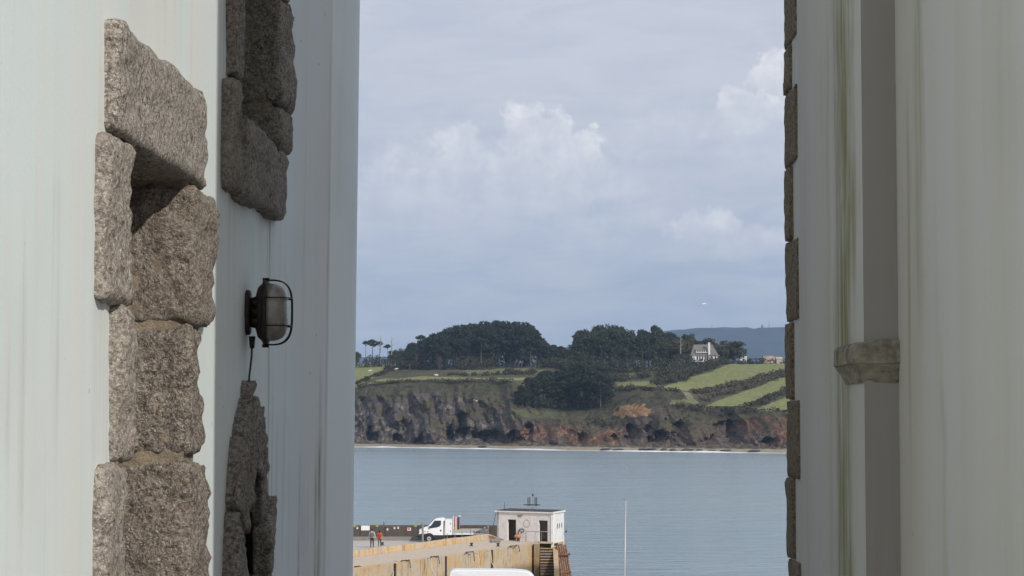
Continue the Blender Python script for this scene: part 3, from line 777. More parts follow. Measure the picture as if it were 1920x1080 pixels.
def make_tree(name, kind, seed):
    """about 20 m tall, at the origin"""
    rg = random.Random(seed); H = 20.0; root = bpy.data.objects.new(name, None); col.objects.link(root)
    clumps = []; mb = MB(); bend = rg.uniform(-.8, .8)
    tr = [(bend * (k / 6) ** 2, rg.uniform(-.1, .1), H * .86 * k / 6 - .4 * (k == 0)) for k in range(7)]
    mb.tube(tr, [.42 - .3 * k / 6 for k in range(7)], 7)
    if kind == 'pine':
        cr0 = {1: .12, 2: .25, 3: .42, 4: .5}[seed]; nC = 38 if seed < 3 else 30
        for k in range(nC):
            t = rg.random() ** .8; z = H * (cr0 + (1 - cr0) * t) - 1.2
            rad = 5.2 * math.sin(math.pi * (.16 + .80 * t)) ** .8 * rg.uniform(.3, 1.0); a = rg.uniform(0, 6.28)
            r2 = rg.uniform(1.3, 2.4)
            clumps.append((rad * math.cos(a) + bend * .6, rad * math.sin(a), z, r2, r2, r2 * rg.uniform(.5, .75)))
        for c in clumps[::3]: mb.tube([(bend * .5, 0, c[2] - 1.6), (c[0] * .6, c[1] * .6, c[2] - .7), c[:3]], [.16, .11, .05], 5)
        mat = 'pine'
    elif kind == 'umbrella':
        for k in range(15):
            a = rg.uniform(0, 6.28); rad = 4.4 * math.sqrt(rg.random())
            clumps.append((rad * math.cos(a) + bend, rad * math.sin(a), H - 2.2 - rad * .28 + rg.uniform(-.5, .5), 1.7, 1.7, .85))
        for c in clumps[::2]: mb.tube([(bend * .75, 0, H * .74), (c[0] * .6 + bend * .3, c[1] * .6, H * .82), c[:3]], [.17, .12, .05], 5)
        mat = 'pine'
    elif kind == 'broad':
        for k in range(34):
            d_ = Vector((rg.gauss(0, 1), rg.gauss(0, 1), rg.gauss(0, .9))).normalized() * rg.uniform(.35, 1)
            r2 = rg.uniform(1.6, 2.8); clumps.append((d_.x * 6.6, d_.y * 6.6, 11.6 + d_.z * 7.0, r2, r2, r2 * .8))
        for c in clumps[::4]: mb.tube([(bend * .3, 0, 5), (c[0] * .6, c[1] * .6, c[2] - 1), c[:3]], [.2, .12, .05], 5)
        mat = 'broad'
    else:
        for k in range(20):
            a = rg.uniform(0, 6.28); t = rg.random(); rad = 4.4 * math.sin(math.pi * (.15 + .75 * t)) * rg.uniform(.3, 1)
            r2 = rg.uniform(1.0, 1.9); c = (rad * math.cos(a), rad * math.sin(a), H * (.3 + .66 * t), r2, r2, r2)
            clumps.append(c); mb.tube([(0, 0, c[2] * .6), c[:3]], [.13, .03], 5)
        mat = 'brown'
    per = 17 if kind != 'bare' else 6
    vs, fs = leaf_cloud(clumps, per, .62 if kind != 'bare' else .34, seed)
    mb.build('trunk', M['bark'], root, True)
    make('crown', vs, fs, M[mat], root)
    root['used'] = 0
    return root
protos = {'pine': [make_tree('pine_tree', 'pine', s_) for s_ in (1, 2, 3, 4)], 'umbrella': [make_tree('umbrella_pine', 'umbrella', s_) for s_ in (11, 12)],
          'broad': [make_tree('broadleaf_tree', 'broad', s_) for s_ in (21, 22, 23)], 'bare': [make_tree('bare_tree', 'bare', s_) for s_ in (31, 32)]}
used = set(); rt = random.Random(42)
def plant(kind, X, Y, top_z, label, cat='tree', group=None, width=1.0, crown_mat=None, pr=None, zoff=0.0):
    pr = pr if pr is not None else rt.choice(protos[kind]); gz = ground_z(X, Y) - .3
    if pr.name not in used: o = pr; used.add(pr.name)
    else: o = copy_tree(pr)
    if 'used' in o: del o['used']
    h_ = max(3.0, top_z - gz); s_ = h_ / 20.0
    o.location = (X, Y, gz); o.rotation_euler = (0, 0, rt.uniform(0, 6.28)); w = width * s_ ** .6
    o.scale = (w, w, s_)
    if crown_mat:
        for ch in o.children:
            if ch.name.startswith('crown'): ch.material_slots[0].link = 'OBJECT'; ch.material_slots[0].material = M[crown_mat]
    return tag(o, label, cat, group)
def top_at(px, y, D): return at_depth(px, y, D).z
LF = ([752, 762, 780, 800, 815, 830, 850, 870, 900, 950, 990, 1003, 1016, 1028, 1045, 1066], [662, 652, 637, 630, 622, 615, 609, 605, 603, 600, 605, 618, 634, 640, 646, 652])
RF = ([1064, 1072, 1085, 1100, 1130, 1160, 1200, 1225, 1245, 1260, 1275, 1290], [655, 640, 622, 611, 607, 612, 616, 612, 618, 622, 626, 622])
CL = ([960, 972, 990, 1010, 1040, 1080, 1110, 1130, 1145, 1156], [738, 726, 708, 698, 690, 680, 677, 688, 705, 728])
# the wood on the left shoulder, four ranks deep
for rank, (D, n_, drop) in enumerate([(1375, 26, 0), (1335, 24, 4), (1300, 22, 12), (1272, 17, 26)]):
    for k in range(n_):
        px = 760 + (1056 - 760) * (k + .5 + rt.uniform(-.35, .35)) / n_
        y = np.interp(px, *LF) + rt.uniform(-1, 5) + drop * rt.uniform(.3, 1.3)
        if rank == 3 and 925 < px < 1010: continue
        Dk = D + rt.uniform(-12, 12); q = at_depth(px, y, Dk)
        plant('pine', q.x, Dk, q.z, 'dark pine massed in the domed wood beyond the pasture with the white cow', group='pines of the domed wood', width=rt.uniform(.85, 1.1))
# the wood that runs to the house
for rank, (D, n_, drop) in enumerate([(1340, 20, 0), (1300, 19, 7), (1265, 17, 18), (1235, 12, 36)]):
    for k in range(n_):
        px = 1068 + (1288 - 1068) * (k + .5 + rt.uniform(-.35, .35)) / n_
        y = np.interp(px, *RF) + rt.uniform(-2, 5) + drop * rt.uniform(.3, 1.3)
        Dk = D + rt.uniform(-10, 10); q = at_depth(px, y, Dk)
        if px > 1272 and rank > 1: continue
        kind = 'broad' if rt.random() < .25 else 'pine'
        plant(kind, q.x, Dk, q.z, 'greener tree crowded in the wood beside the white house' if kind == 'pine' else 'rounded leafy tree crowded in the wood beside the white house',
              group='trees of the wood by the house', width=rt.uniform(.8, 1.1), crown_mat='pine2' if kind == 'pine' else None)
# the clump on the shelf above the cliff
for rank, (y_b, n_, drop) in enumerate([(752, 13, 0), (760, 12, 8), (768, 11, 20)]):
    for k in range(n_):
        px = 968 + (1146 - 968) * (k + .5 + rt.uniform(-.35, .35)) / n_
        g0 = on_ground(px, y_b + rt.uniform(-3, 2)); y = np.interp(px, *CL) + rt.uniform(-1, 6) + drop * rt.uniform(.2, 1.2)
        q = at_depth(px, y, g0.y)
        plant('pine', g0.x, g0.y, q.z, 'tall bare-trunked pine in the clump on the cliff shelf', group='pines of the cliff clump', width=rt.uniform(.75, 1.0))
# umbrella pines on the skyline and the odd trees
for (px, y, D) in [(686, 636, 1400), (699, 640, 1395), (698, 633, 1410), (712, 637, 1398), (727, 643, 1392)]:
    q = at_depth(px, y, D); plant('umbrella', q.x, D, q.z, 'slim umbrella pine on the open skyline above the far pasture', group='umbrella pines on the skyline', width=.62)
q = at_depth(789, 624, 1390); plant('umbrella', q.x, 1390, q.z, 'lone umbrella pine leaning out of the edge of the domed wood', width=.6)
for (px, y, D, w, lb) in [(668, 657, 1385, .7, 'dark bushy tree at the end of the skyline hedge'), (750, 648, 1380, .8, 'brownish rounded tree where skyline hedge meets wood'), (735, 652, 1378, .6, 'low rounded tree between umbrella pines and the wood')]:
    q = at_depth(px, y, D); plant('broad', q.x, D, q.z, lb, width=w)
for (px, y, yb_, lb) in [(781, 664, 694, 'small grey bare tree at the left foot of the domed wood'), (824, 668, 701, 'grey bare tree with pale trunk beside the white cow'), (888, 655, 691, 'tall grey leafless tree against the dark domed wood')]:
    g0 = on_ground(px, yb_); q = at_depth(px, y, g0.y); plant('bare', g0.x, g0.y, q.z, lb, width=.85)
for (px, y, D, w, lb) in [(1288, 617, 1330, .95, 'dark tall tree standing just behind the white house'), (1322, 630, 1325, 1.25, 'brownish rounded tree behind the chimney of the white house'),
                          (1374, 631, 1290, 1.45, 'large rounded tree standing alone to the right of the white house'), (1352, 645, 1280, .9, 'dark tree close against the right gable of the white house'),
                          (1228, 604, 1360, .45, 'tall open pine rising over the wood beside the house')]:
    q = at_depth(px, y, D); plant('broad' if 'pine' not in lb else 'umbrella', q.x, D, q.z, lb, width=w)
g0 = on_ground(1025, 690, 1150); q = at_depth(1025, 672, g0.y); plant('bare', g0.x, g0.y, q.z, 'low reddish brown bush at the right foot of the domed wood', width=.9)
for L_ in protos.values():
    for o in L_:
        if o.name not in used:
            for ch in list(o.children): bpy.data.objects.remove(ch)
            bpy.data.objects.remove(o)
def dead_tree(px, y0, y1, label, D=None):
    b0 = on_ground(px, y0) if D is None else at_depth(px, y0, D)
    t0 = at_depth(px, y1, b0.y); o = thing('dead_tree', b0, label, 'tree'); mb = MB()
    h_ = t0.z - b0.z; mb.tube([b0 - Vector((0, 0, .5)), b0 + Vector((.2, 0, h_ * .5)), t0], [.38, .28, .06], 6)
    mb.build('trunk', M['bark_pale'], o)
    for (f, dx) in ((.45, 1.8), (.6, -1.6), (.75, 1.2)):
        mb = MB(); a = b0 + Vector((.2, 0, h_ * f)); mb.tube([a, a + Vector((dx, .3, 1.6))], [.16, .04], 5); mb.build('limb', M['bark_pale'], o)
dead_tree(1276, 662, 630, 'pale dead trunk with broken limbs standing left of the white house', 1228)
dead_tree(734, 664, 630, 'bare dead stem standing by the umbrella pines', 1370)
dead_tree(713, 660, 627, 'thin forked dead stem among the umbrella pines', 1375)

# ------------------------------------------------------------------ hedges and scrub bands
def hedge(label, line, hgt, wid, mat='scrub', cat='hedge', seed=0, dens=1.0, name='hedge'):
    """line: photo points on the ground that the hedge follows"""
    rg = random.Random(seed); pts = [on_ground(*q) if len(q) == 2 else Vector((at_depth(q[0], q[1], q[2]).x, q[2], ground_z(at_depth(q[0], q[1], q[2]).x, q[2]))) for q in line]
    cl = []; base = pts[0].copy()
    for a, b2 in zip(pts[:-1], pts[1:]):
        L_ = (b2 - a).length; n_ = max(2, int(L_ / (wid * .55) * dens))
        for k in range(n_):
            t = (k + rg.random()) / n_; c = a.lerp(b2, t); r2 = wid * rg.uniform(.4, .7); hh = hgt * rg.uniform(.55, 1.1)
            X, Y = c.x + rg.uniform(-.3, .3) * wid, c.y + rg.uniform(-.3, .3) * wid
            cl.append((X, Y, ground_z(X, Y) + hh * .35, r2, r2, hh * .65))
    vs, fs = leaf_cloud(cl, 13 if wid < 9 else 8, .55, seed)
    return tag(make(name, vs - 0, fs, M[mat]), label, cat)
hedge('dark hedge running below the white house to the corner of the long field', [(1235, 722), (1262, 716), (1285, 707), (1312, 697), (1335, 689), (1362, 680)], 4.5, 7, seed=1)
hedge('clipped dark hedge along the top of the long sunlit field', [(1375, 682), (1400, 682), (1430, 682), (1445, 681)], 5, 4, seed=2)
hedge('brown scrub band between the two upper sunlit fields', [(1300, 736), (1340, 731), (1380, 722), (1420, 711), (1478, 697)], 2.6, 6, 'gorse', seed=3)
hedge('lower edge of brown scrub climbing past the footpath', [(1315, 748), (1340, 745), (1380, 734), (1420, 720), (1478, 702)], 2.6, 7, 'gorse', seed=13)
hedge('dark scrub band between the two lower sunlit fields', [(1395, 764), (1425, 757), (1450, 746), (1478, 734)], 2.8, 6, seed=4)
hedge('straight low hedge sloping beside the bright left pasture', [(668, 722), (690, 712), (715, 702), (735, 692), (752, 684)], 2.0, 3, seed=5)
hedge('round dark bush in the sloping hedge of the left pasture', [(724, 697), (731, 695)], 4.5, 4, seed=6, cat='bush', name='bush')
hedge('skyline hedge below the umbrella pines', [(662, 676, 1330), (700, 676, 1335), (740, 674, 1330), (765, 675, 1320)], 8, 6, seed=7)
hedge('dark low thicket in front of the domed wood', [(905, 705), (950, 703), (985, 703), (1005, 700)], 3.4, 5, seed=8, name='thicket', cat='bush')
hedge('thin dark hedge behind the strip of pasture', [(840, 704), (870, 704), (895, 704)], 2.2, 3, seed=9)
hedge('thicket spreading under the wood down to the small green field', [(1150, 712), (1180, 712), (1215, 708), (1240, 706), (1265, 700)], 5, 7, seed=10, name='thicket', cat='bush')
hedge('dark hedge along the foot of the small green field', [(1160, 731), (1200, 732), (1235, 734), (1275, 735)], 2.6, 4, seed=12)
hedge('bushes packed in front of the white house', [(1288, 684, 1205), (1310, 684, 1203), (1335, 684, 1200), (1362, 682, 1200)], 6.5, 6, seed=14, name='bush_row', cat='bush')
hedge('scrub fringing the cliff top below the left pasture', [(668, 728), (700, 722), (760, 716), (840, 717), (900, 716), (960, 718)], 2.0, 5, 'gorse', seed=15)
hedge('scrub fringing the cliff top below the right fields', [(1250, 765), (1300, 768), (1350, 768), (1400, 772), (1478, 774)], 2.4, 6, 'scrub', seed=16)
hedge('greenish bushes spilling over the cliff beside the orange scar', [(1115, 790), (1130, 800), (1150, 806)], 4, 6, 'gorse', seed=17, name='bush_row', cat='bush')
hedge('hedge below the blue ridge behind the big round tree', [(1395, 672, 1330), (1430, 672, 1335), (1478, 670, 1330)], 4, 5, 'broad', seed=18)
hedge('dark trees and bushes behind the farm at the field end', [(1465, 664, 1400), (1490, 664, 1400)], 9, 8, 'scrub', seed=19, name='bush_row', cat='bush')

hedge('dense dark undergrowth at the foot of the domed wood', [(757, 692), (800, 694), (850, 694), (900, 693), (922, 692)], 9, 8, seed=21, name='undergrowth', cat='bush')
hedge('dark undergrowth between the domed wood and the wood by the house', [(1000, 690), (1030, 691), (1060, 693)], 8, 8, seed=22, name='undergrowth', cat='bush')
hedge('dense undergrowth below the trunks of the wood by the house', [(1068, 694), (1110, 696), (1160, 698), (1210, 697), (1260, 694), (1285, 690)], 9, 8, seed=23, name='undergrowth', cat='bush')
hedge('low dark scrub deep inside the domed wood', [(925, 672, 1385), (960, 672, 1390), (1005, 672, 1385)], 6, 7, seed=24, name='undergrowth', cat='bush')
hedge('shadowy thicket between trunks of the cliff clump', [(975, 762), (1020, 764), (1070, 765), (1120, 762), (1145, 756)], 5, 6, seed=25, name='undergrowth', cat='bush')
# ================================================================== the white house
M['white_wall'] = plain('white_wall', (.74, .73, .69), .8, var=.08, scale=1)
M['thatch'] = plain('grey_roof', (.17, .155, .145), .95, var=.2, scale=1.2)
M['window'] = plain('window_glass', (.03, .035, .04), .15, var=.2)
D0 = 1214.0; hb = at_depth(1322, 672, D0); sc = D0 / F
HS = thing('house', (hb.x, D0, hb.z - 1.5), 'white house with steep grey hipped roof and tall white chimney among trees', 'house')
X0, X1 = at_depth(1297, 672, D0).x, at_depth(1346, 672, D0).x; zb = hb.z - 2.0; ze = at_depth(1320, 667, D0).z; zt = at_depth(1320, 645.5, D0).z
mb = MB(); mb.box(X0 + .3, X1 - .3, D0, D0 + 9, zb, ze + .2); mb.build('wall', M['white_wall'], HS)
mb = MB(); e = .5; yr = D0 + 4.5
rx0, rx1 = at_depth(1302, 645, D0).x, at_depth(1337, 645, D0).x
mb.add([(X0 - e, D0 - e, ze), (X1 + e, D0 - e, ze), (X1 + e, D0 + 9 + e, ze), (X0 - e, D0 + 9 + e, ze), (rx0, yr, zt), (rx1, yr, zt)], [(0, 1, 5, 4), (1, 2, 5), (2, 3, 4, 5), (3, 0, 4), (3, 2, 1, 0)])
rf = mb.build('roof', M['thatch'], HS)
cx0, cx1 = at_depth(1328, 650, D0 - 1).x, at_depth(1331.6, 650, D0 - 1).x
mb = MB(); mb.box(cx0, cx1, D0 - .9, D0 + .6, zb, at_depth(1329, 643, D0).z); mb.box(cx0 - .12, cx1 + .12, D0 - 1.02, D0 + .72, at_depth(1329, 643, D0).z, at_depth(1329, 642.2, D0).z); mb.build('chimney', M['white_wall'], rf)
zd0, zd1 = at_depth(1320, 661.5, D0).z, at_depth(1320, 657.2, D0).z
mb = MB(); mb.box(at_depth(1305, 660, D0).x, at_depth(1327, 660, D0).x, D0 - .15, D0 + 3, zd0, zd1); dm = mb.build('dormer', M['white_wall'], rf)
mb = MB(); mb.add([(at_depth(1304.4, 660, D0).x, D0 - .4, zd1), (at_depth(1327.4, 660, D0).x, D0 - .4, zd1), (at_depth(1327.4, 660, D0).x, D0 + 3.6, zd1 + 1.4), (at_depth(1304.4, 660, D0).x, D0 + 3.6, zd1 + 1.4)], [(0, 1, 2, 3)]); mb.build('dormer_roof', M['thatch'], rf)
for k in range(5):
    xw = at_depth(1307 + k * 4.1, 660, D0).x; mb = MB(); mb.box(xw, xw + .75, D0 - .19, D0 + .1, zd0 + .35, zd1 - .08); mb.build('window', M['window'], HS)
for px in (1306.5, 1311, 1316, 1321, 1324.5, 1333.5, 1340):
    xw = at_depth(px, 670, D0).x; mb = MB(); mb.box(xw, xw + .8, D0 - .04, D0 + .1, zb + 1.0, ze - .15); mb.build('window', M['window'], HS)
mb = MB(); xa, xb_ = at_depth(1332, 662, D0).x, at_depth(1342, 662, D0).x
mb.add([(xa, D0 - .6, ze + .25), (xb_, D0 - .6, ze + .25), (xb_ - .6, D0 + 1.2, ze + 2.3), (xa + .6, D0 + 1.2, ze + 2.3)], [(0, 1, 2, 3)]); mb.build('dormer_roof', M['thatch'], rf)
# farm at the end of the field
M['pink_roof'] = plain('pink_roof', (.36, .24, .20), .9, var=.15, scale=1); M['sandstone'] = plain('sandstone', (.42, .36, .27), .9, var=.15, scale=1)
D1 = 1330.0
def barn(px0, px1, yb_, ye, yt, label, roof, wallm):
    a, b2 = at_depth(px0, yb_, D1), at_depth(px1, yb_, D1); z0, z1_, z2 = a.z - 2, at_depth(px0, ye, D1).z, at_depth(px0, yt, D1).z
    o = thing('barn', (a.x, D1, a.z - 1), label, 'barn')
    mb = MB(); mb.box(a.x, b2.x, D1, D1 + 6, z0, z1_); mb.build('wall', M[wallm], o)
    mb = MB(); mb.add([(a.x - .3, D1 - .3, z1_), (b2.x + .3, D1 - .3, z1_), (b2.x + .3, D1 + 3, z2), (a.x - .3, D1 + 3, z2), (b2.x + .3, D1 + 6.3, z1_), (a.x - .3, D1 + 6.3, z1_)], [(0, 1, 2, 3), (3, 2, 4, 5), (1, 4, 2), (0, 3, 5), (0, 5, 4, 1)]); mb.build('roof', M[roof], o)
    return o
barn(1432, 1452, 680, 674.5, 667, 'long farm building with faded pink roof beyond the hedge', 'pink_roof', 'sandstone')
barn(1456, 1467, 680, 673, 669, 'small sandy gable barn beside the pink roofed farm', 'sandstone', 'sandstone')
barn(1388, 1400, 674, 669, 667, 'low pale shed half hidden beside the big round tree', 'white_wall', 'white_wall')
# cows
M['cow'] = plain('cow_hide', (.74, .72, .67), .8, var=.06)
def cow(px, y, label, flip):
    q = on_ground(px, y); o = thing('cow', q, label, 'cow'); s_ = flip
    vs = [(-.75, .95), (-.2, .92), (.35, .95), (.8, 1.1), (1.15, 1.05), (1.45, .8)]; bmv = []; 
    me = bpy.data.meshes.new('body'); V_ = []; E = []; Rr = []
    for k, (x, z) in enumerate(vs): V_.append((x * s_, 0, z)); Rr.append([.30, .36, .33, .2, .17, .11][k]); E += [(k - 1, k)] if k else []
    for (ix, x) in ((0, -.68), (2, .45)):
        for yy in (-.2, .2):
            n0 = len(V_); V_ += [(x * s_, yy, .62), ((x - .06) * s_, yy, .32), (x * s_, yy, -.05)]; Rr += [.13, .07, .06]; E += [(ix, n0), (n0, n0 + 1), (n0 + 1, n0 + 2)]
    n0 = len(V_); V_ += [(-1.1 * s_, 0, .95), (-1.16 * s_, 0, .45)]; Rr += [.05, .03]; E += [(0, n0), (n0, n0 + 1)]
    ob = skinned('body', V_, E, Rr, 1, o, q); ob.data.materials.append(M['cow'])
def skinned(name, V_, E, Rr, sub, parent, world=Vector((0, 0, 0))):
    me = bpy.data.meshes.new(name); me.from_pydata(V_, E, []); ob = bpy.data.objects.new(name, me); col.objects.link(ob)
    md = ob.modifiers.new('s', 'SKIN'); sv_ = me.skin_vertices[0].data
    for k, r_ in enumerate(Rr): sv_[k].radius = (r_, r_) if not isinstance(r_, tuple) else r_
    sv_[0].use_root = True
    if sub: ob.modifiers.new('u', 'SUBSURF').levels = sub
    dg = bpy.context.evaluated_depsgraph_get(); dg.update()
    nm = bpy.data.meshes.new_from_object(ob.evaluated_get(dg)); bpy.data.objects.remove(ob); nm.name = name
    nm.polygons.foreach_set('use_smooth', [True] * len(nm.polygons))
    o = bpy.data.objects.new(name, nm); col.objects.link(o); o.parent = parent; return o
cow(743, 681, 'white cow standing on the crest of the bright left pasture', 1)
cow(818, 706, 'white cow on the strip of pasture below the domed wood', -1)
cow(694, 682.5, 'white cow lying low on the bright pasture beneath the umbrella pines', 1)
# far ridge with masts
M['ridge'] = plain('ridge_woods_hazed', (.035, .055, .075), .95, var=.3, scale=.004)  # distance haze partly put into the base colour as blue
xr = np.linspace(-4500, 5500, 500); DR = 6800.0; mb = MB(); vs = []; fs = []
for X in xr:
    px = 960 + F * X / DR
    y = np.interp(px, [-2000, 900, 1180, 1240, 1300, 1350, 1405, 1412, 1420, 1480, 1900, 4000], [690, 668, 640, 622, 616, 614, 613.5, 617, 614.5, 613.5, 622, 700]) + fbm((X, 0, 0), .004, 4, 1.0) * 1.6 + fbm((X, 0, 0), .03, 3, 4.0) * 1.0
    zt_ = CZ + (HY - y) * DR / F
    for k, (s_, f) in enumerate(((-1500, 0.0), (-1200, .24), (-800, .42), (-350, .78), (0, 1.0), (600, .6))):
        vs.append((X, DR + s_, (zt_ * f if f else -2) + fbm((X, s_, 0), .003, 3, 2.0) * 18 * (0 < f < 1)))
n6 = 6
for i in range(len(xr) - 1):
    for k in range(5): fs.append((i * 6 + k, (i + 1) * 6 + k, (i + 1) * 6 + k + 1, i * 6 + k + 1))
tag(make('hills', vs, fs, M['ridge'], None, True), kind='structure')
M['steel_far'] = plain('steel_far', (.12, .12, .13), .7)
def far_mast(px, y, h_px, w, label):
    b0 = at_depth(px, y + 2, DR); t0 = at_depth(px, y - h_px, DR); o = thing('radio_mast', b0, label, 'mast')
    mb = MB(); mb.tube([b0, t0], [w, w * .35], 6); mb.build('pole', M['steel_far'], o)
    for f in (.55, .75): c = b0.lerp(t0, f); mb = MB(); mb.tube([c - Vector((w * 1.5, 0, 0)), c + Vector((w * 1.5, 0, 0))], w * .5, 5); mb.build('antenna', M['steel_far'], o)
far_mast(1335, 614, 8, .8, 'thin radio mast left of the notch in the blue ridge')
far_mast(1442, 614, 14, .8, 'tall thin radio mast right of the squat tower on the blue ridge')
q = at_depth(1429, 616, DR); o = thing('tower', q, 'squat pointed tower on top of the blue ridge', 'tower')
mb = MB(); mb.prism([(q.x - 3.5, DR - 3), (q.x + 3.5, DR - 3), (q.x + 3.5, DR + 3), (q.x - 3.5, DR + 3)], q.z - 2, q.z + 7); mb.build('wall', M['steel_far'], o)
mb = MB(); mb.tube([(q.x, DR, q.z + 7), (q.x, DR, q.z + 14)], [3.4, .3], 8); mb.build('spire', M['steel_far'], o)
# gulls
M['gull'] = plain('gull_white', (.80, .80, .79), .7, var=.04); M['gull_grey'] = plain('gull_grey', (.42, .44, .47), .7, var=.06)
def gull(px, y, D, label, span, wings, yaw):
    c = at_depth(px, y, D); o = thing('gull', c, label, 'gull')
    def W(v): v = Vector(v) * span; v.rotate(Matrix.Rotation(R(26), 3, 'X')); v.rotate(Matrix.Rotation(yaw, 3, 'Z')); return c + v
    mb = MB(); mb.tube([W((.0, -.22, .0)), W((0, -.17, .02)), W((0, -.06, .0)), W((0, .08, -.005)), W((0, .2, .0)), W((0, .24, .0))], [.012 * span, .035 * span, .05 * span, .045 * span, .02 * span, .012 * span], 8); mb.build('body', M['gull'], o, True)
    for k, path in enumerate(wings):
        top = [W((p_[0], -.07 * (1 - .6 * abs(p_[0])), p_[1])) for p_ in path]; bot = [W((p_[0], .09 * (1 - 1.1 * abs(p_[0])) + .03 * abs(p_[0]), p_[1])) for p_ in path]
        vs = top + bot + [v - Vector((0, 0, .012 * span)) for v in top + bot]; n_ = len(path); fs = []
        for i in range(n_ - 1):
            fs += [(i, i + 1, n_ + i + 1, n_ + i), (2 * n_ + n_ + i, 2 * n_ + n_ + i + 1, 2 * n_ + i + 1, 2 * n_ + i), (i, 2 * n_ + i, 2 * n_ + i + 1, i + 1), (n_ + i, n_ + i + 1, 3 * n_ + i + 1, 3 * n_ + i)]
        make('wing', vs, fs, M['gull'] if k else M['gull_grey'], o)
gull(1318, 570, 300, 'white gull gliding in the sky above the white house', 1.3, [[(0, 0), (-.16, .02), (-.3, -.1), (-.4, -.28)], [(0, 0), (.2, .08), (.38, .06), (.52, -.06)]], R(20))
gull(894, 752, 420, 'small white gull flying in front of the far cliff', 1.1, [[(0, 0), (-.25, .18), (-.5, .3)], [(0, 0), (.2, .14), (.42, .3)]], R(-10))
# ================================================================== the pier
DZ = 3.6                                   # road deck above the sea
def stained(name, c, warm, dark, k_dark=.5, k_warm=.6, zlo=None):
    m, gg, b = new_mat(name); p = gg.node('ShaderNodeNewGeometry').outputs['Position']; oi = gg.node('ShaderNodeObjectInfo').outputs['Random']
    s1 = gg.noise(gg.mapping(p, (2.2, 2.2, .4)), 1.2, 5, .7, .3); s2 = gg.noise(p, 2.2, 5, .7); s3 = gg.noise(p, .55, 4, .6)
    cc = gg.mix(gg.math('MULTIPLY', gg.step(s3, .4, .65), k_warm), c, warm)
    cc = gg.mix(gg.math('MULTIPLY', gg.step(s1, .5, .72), k_dark), cc, dark)
    cc = gg.mix(gg.math('MULTIPLY', gg.step(s2, .5, .7), .5), cc, tuple(x * .55 for x in c))
    cc = gg.mix(gg.math('MULTIPLY', oi, .22), cc, tuple(x * .72 for x in warm))
    if zlo is not None:                    # the tide has darkened the foot of the wall with weed
        sx = gg.node('ShaderNodeSeparateXYZ'); gg.put(sx.inputs[0], p)
        z = gg.math('ADD', sx.outputs[2], gg.math('MULTIPLY', gg.math('SUBTRACT', s1, .5), 1.2))
        cc = gg.mix(gg.step(z, zlo, zlo + .7, .75, 0), cc, (.15, .12, .08))
    gg.put(b.inputs['Base Color'], cc); b.inputs['Roughness'].default_value = .92; b.inputs['Specular IOR Level'].default_value = .2
    bp = gg.node('ShaderNodeBump'); bp.inputs['Strength'].default_value = .6; bp.inputs['Distance'].default_value = .08
    gg.put(bp.inputs['Height'], gg.noise(p, 3, 6, .7)); gg.put(b.inputs['Normal'], bp.outputs[0]); return m
M['deck'] = stained('deck_concrete', (.50, .465, .435), (.49, .44, .38), (.33, .30, .275), .3, .4)
M['ledge'] = stained('ledge_concrete', (.57, .485, .39), (.58, .47, .34), (.32, .26, .20), .4, .5)
M['kerb'] = stained('kerb_concrete', (.56, .46, .36), (.60, .40, .19), (.20, .14, .10), .9, .9)
M['quay'] = stained('quay_concrete', (.50, .415, .315), (.56, .36, .16), (.18, .13, .095), .85, .9, 1.8)
M['parapet'] = stained('parapet_concrete', (.105, .088, .078), (.13, .10, .08), (.06, .05, .045), .5, .5)
M['step_edge'] = stained('parapet_step', (.26, .25, .235), (.28, .25, .21), (.16, .15, .14), .4, .4)
M['joint'] = plain('dark_joint', (.06, .045, .035), .95, var=.3)
LZ = DZ + .47                              # level of the low walkway
kA, kB = at_height(600, 1041, DZ + 1.0), at_height(917, 1001.5, DZ + 1.0)
qA, qB = at_height(600, 1074.5, LZ), at_height(1001, 1018.5, LZ)
kdir = (kB - kA).normalized(); kn = Vector((-kdir.y, kdir.x, 0))          # towards the road
qdir = (qB - qA).normalized(); qn = Vector((-qdir.y, qdir.x, 0))
# stretch further left than the frame
kA = kA - kdir * 12; qA = qA - qdir * 12
HC = Vector((3.91, 203.0, 0)); HL = Vector((-1.45, 206.5, 0)); HR = Vector((5.02, 207.0, 0)); HBK = HL + (HR - HC)     # hut corners
PF = 213.8
PR = thing('harbour_pier', (-5, 200, 0), 'weathered concrete harbour pier with low kerb wall, walkway and dark parapet', 'pier')
mb = MB(); mb.prism([(-60, kA.y - 20), (kA.x, kA.y), (kB.x, kB.y), (HL.x - .3, HL.y + .6), (HL.x + 1, PF), (-60, PF)], 0, DZ); mb.build('road_deck', M['deck'], PR)
SR = Vector((2.25, 203.9, 0))
mb = MB(); mb.prism([(qA.x, qA.y), (qB.x, qB.y), (SR.x, SR.y), (HC.x - .25, HC.y + .5), (HBK.x + 4, HBK.y), (HBK.x, HBK.y), (HL.x - .2, HL.y + .4), (kB.x + .05, kB.y), (kA.x + .05, kA.y)], -2, LZ); mb.build('walkway', M['ledge'], PR)
mb = MB(); mb.prism([(HL.x + .9, PF - 4), (5.05, 207.4), (5.3, PF + 1.6), (HL.x + .9, PF + 1.6)], -2, DZ + .3); mb.build('pier_head', M['ledge'], PR)
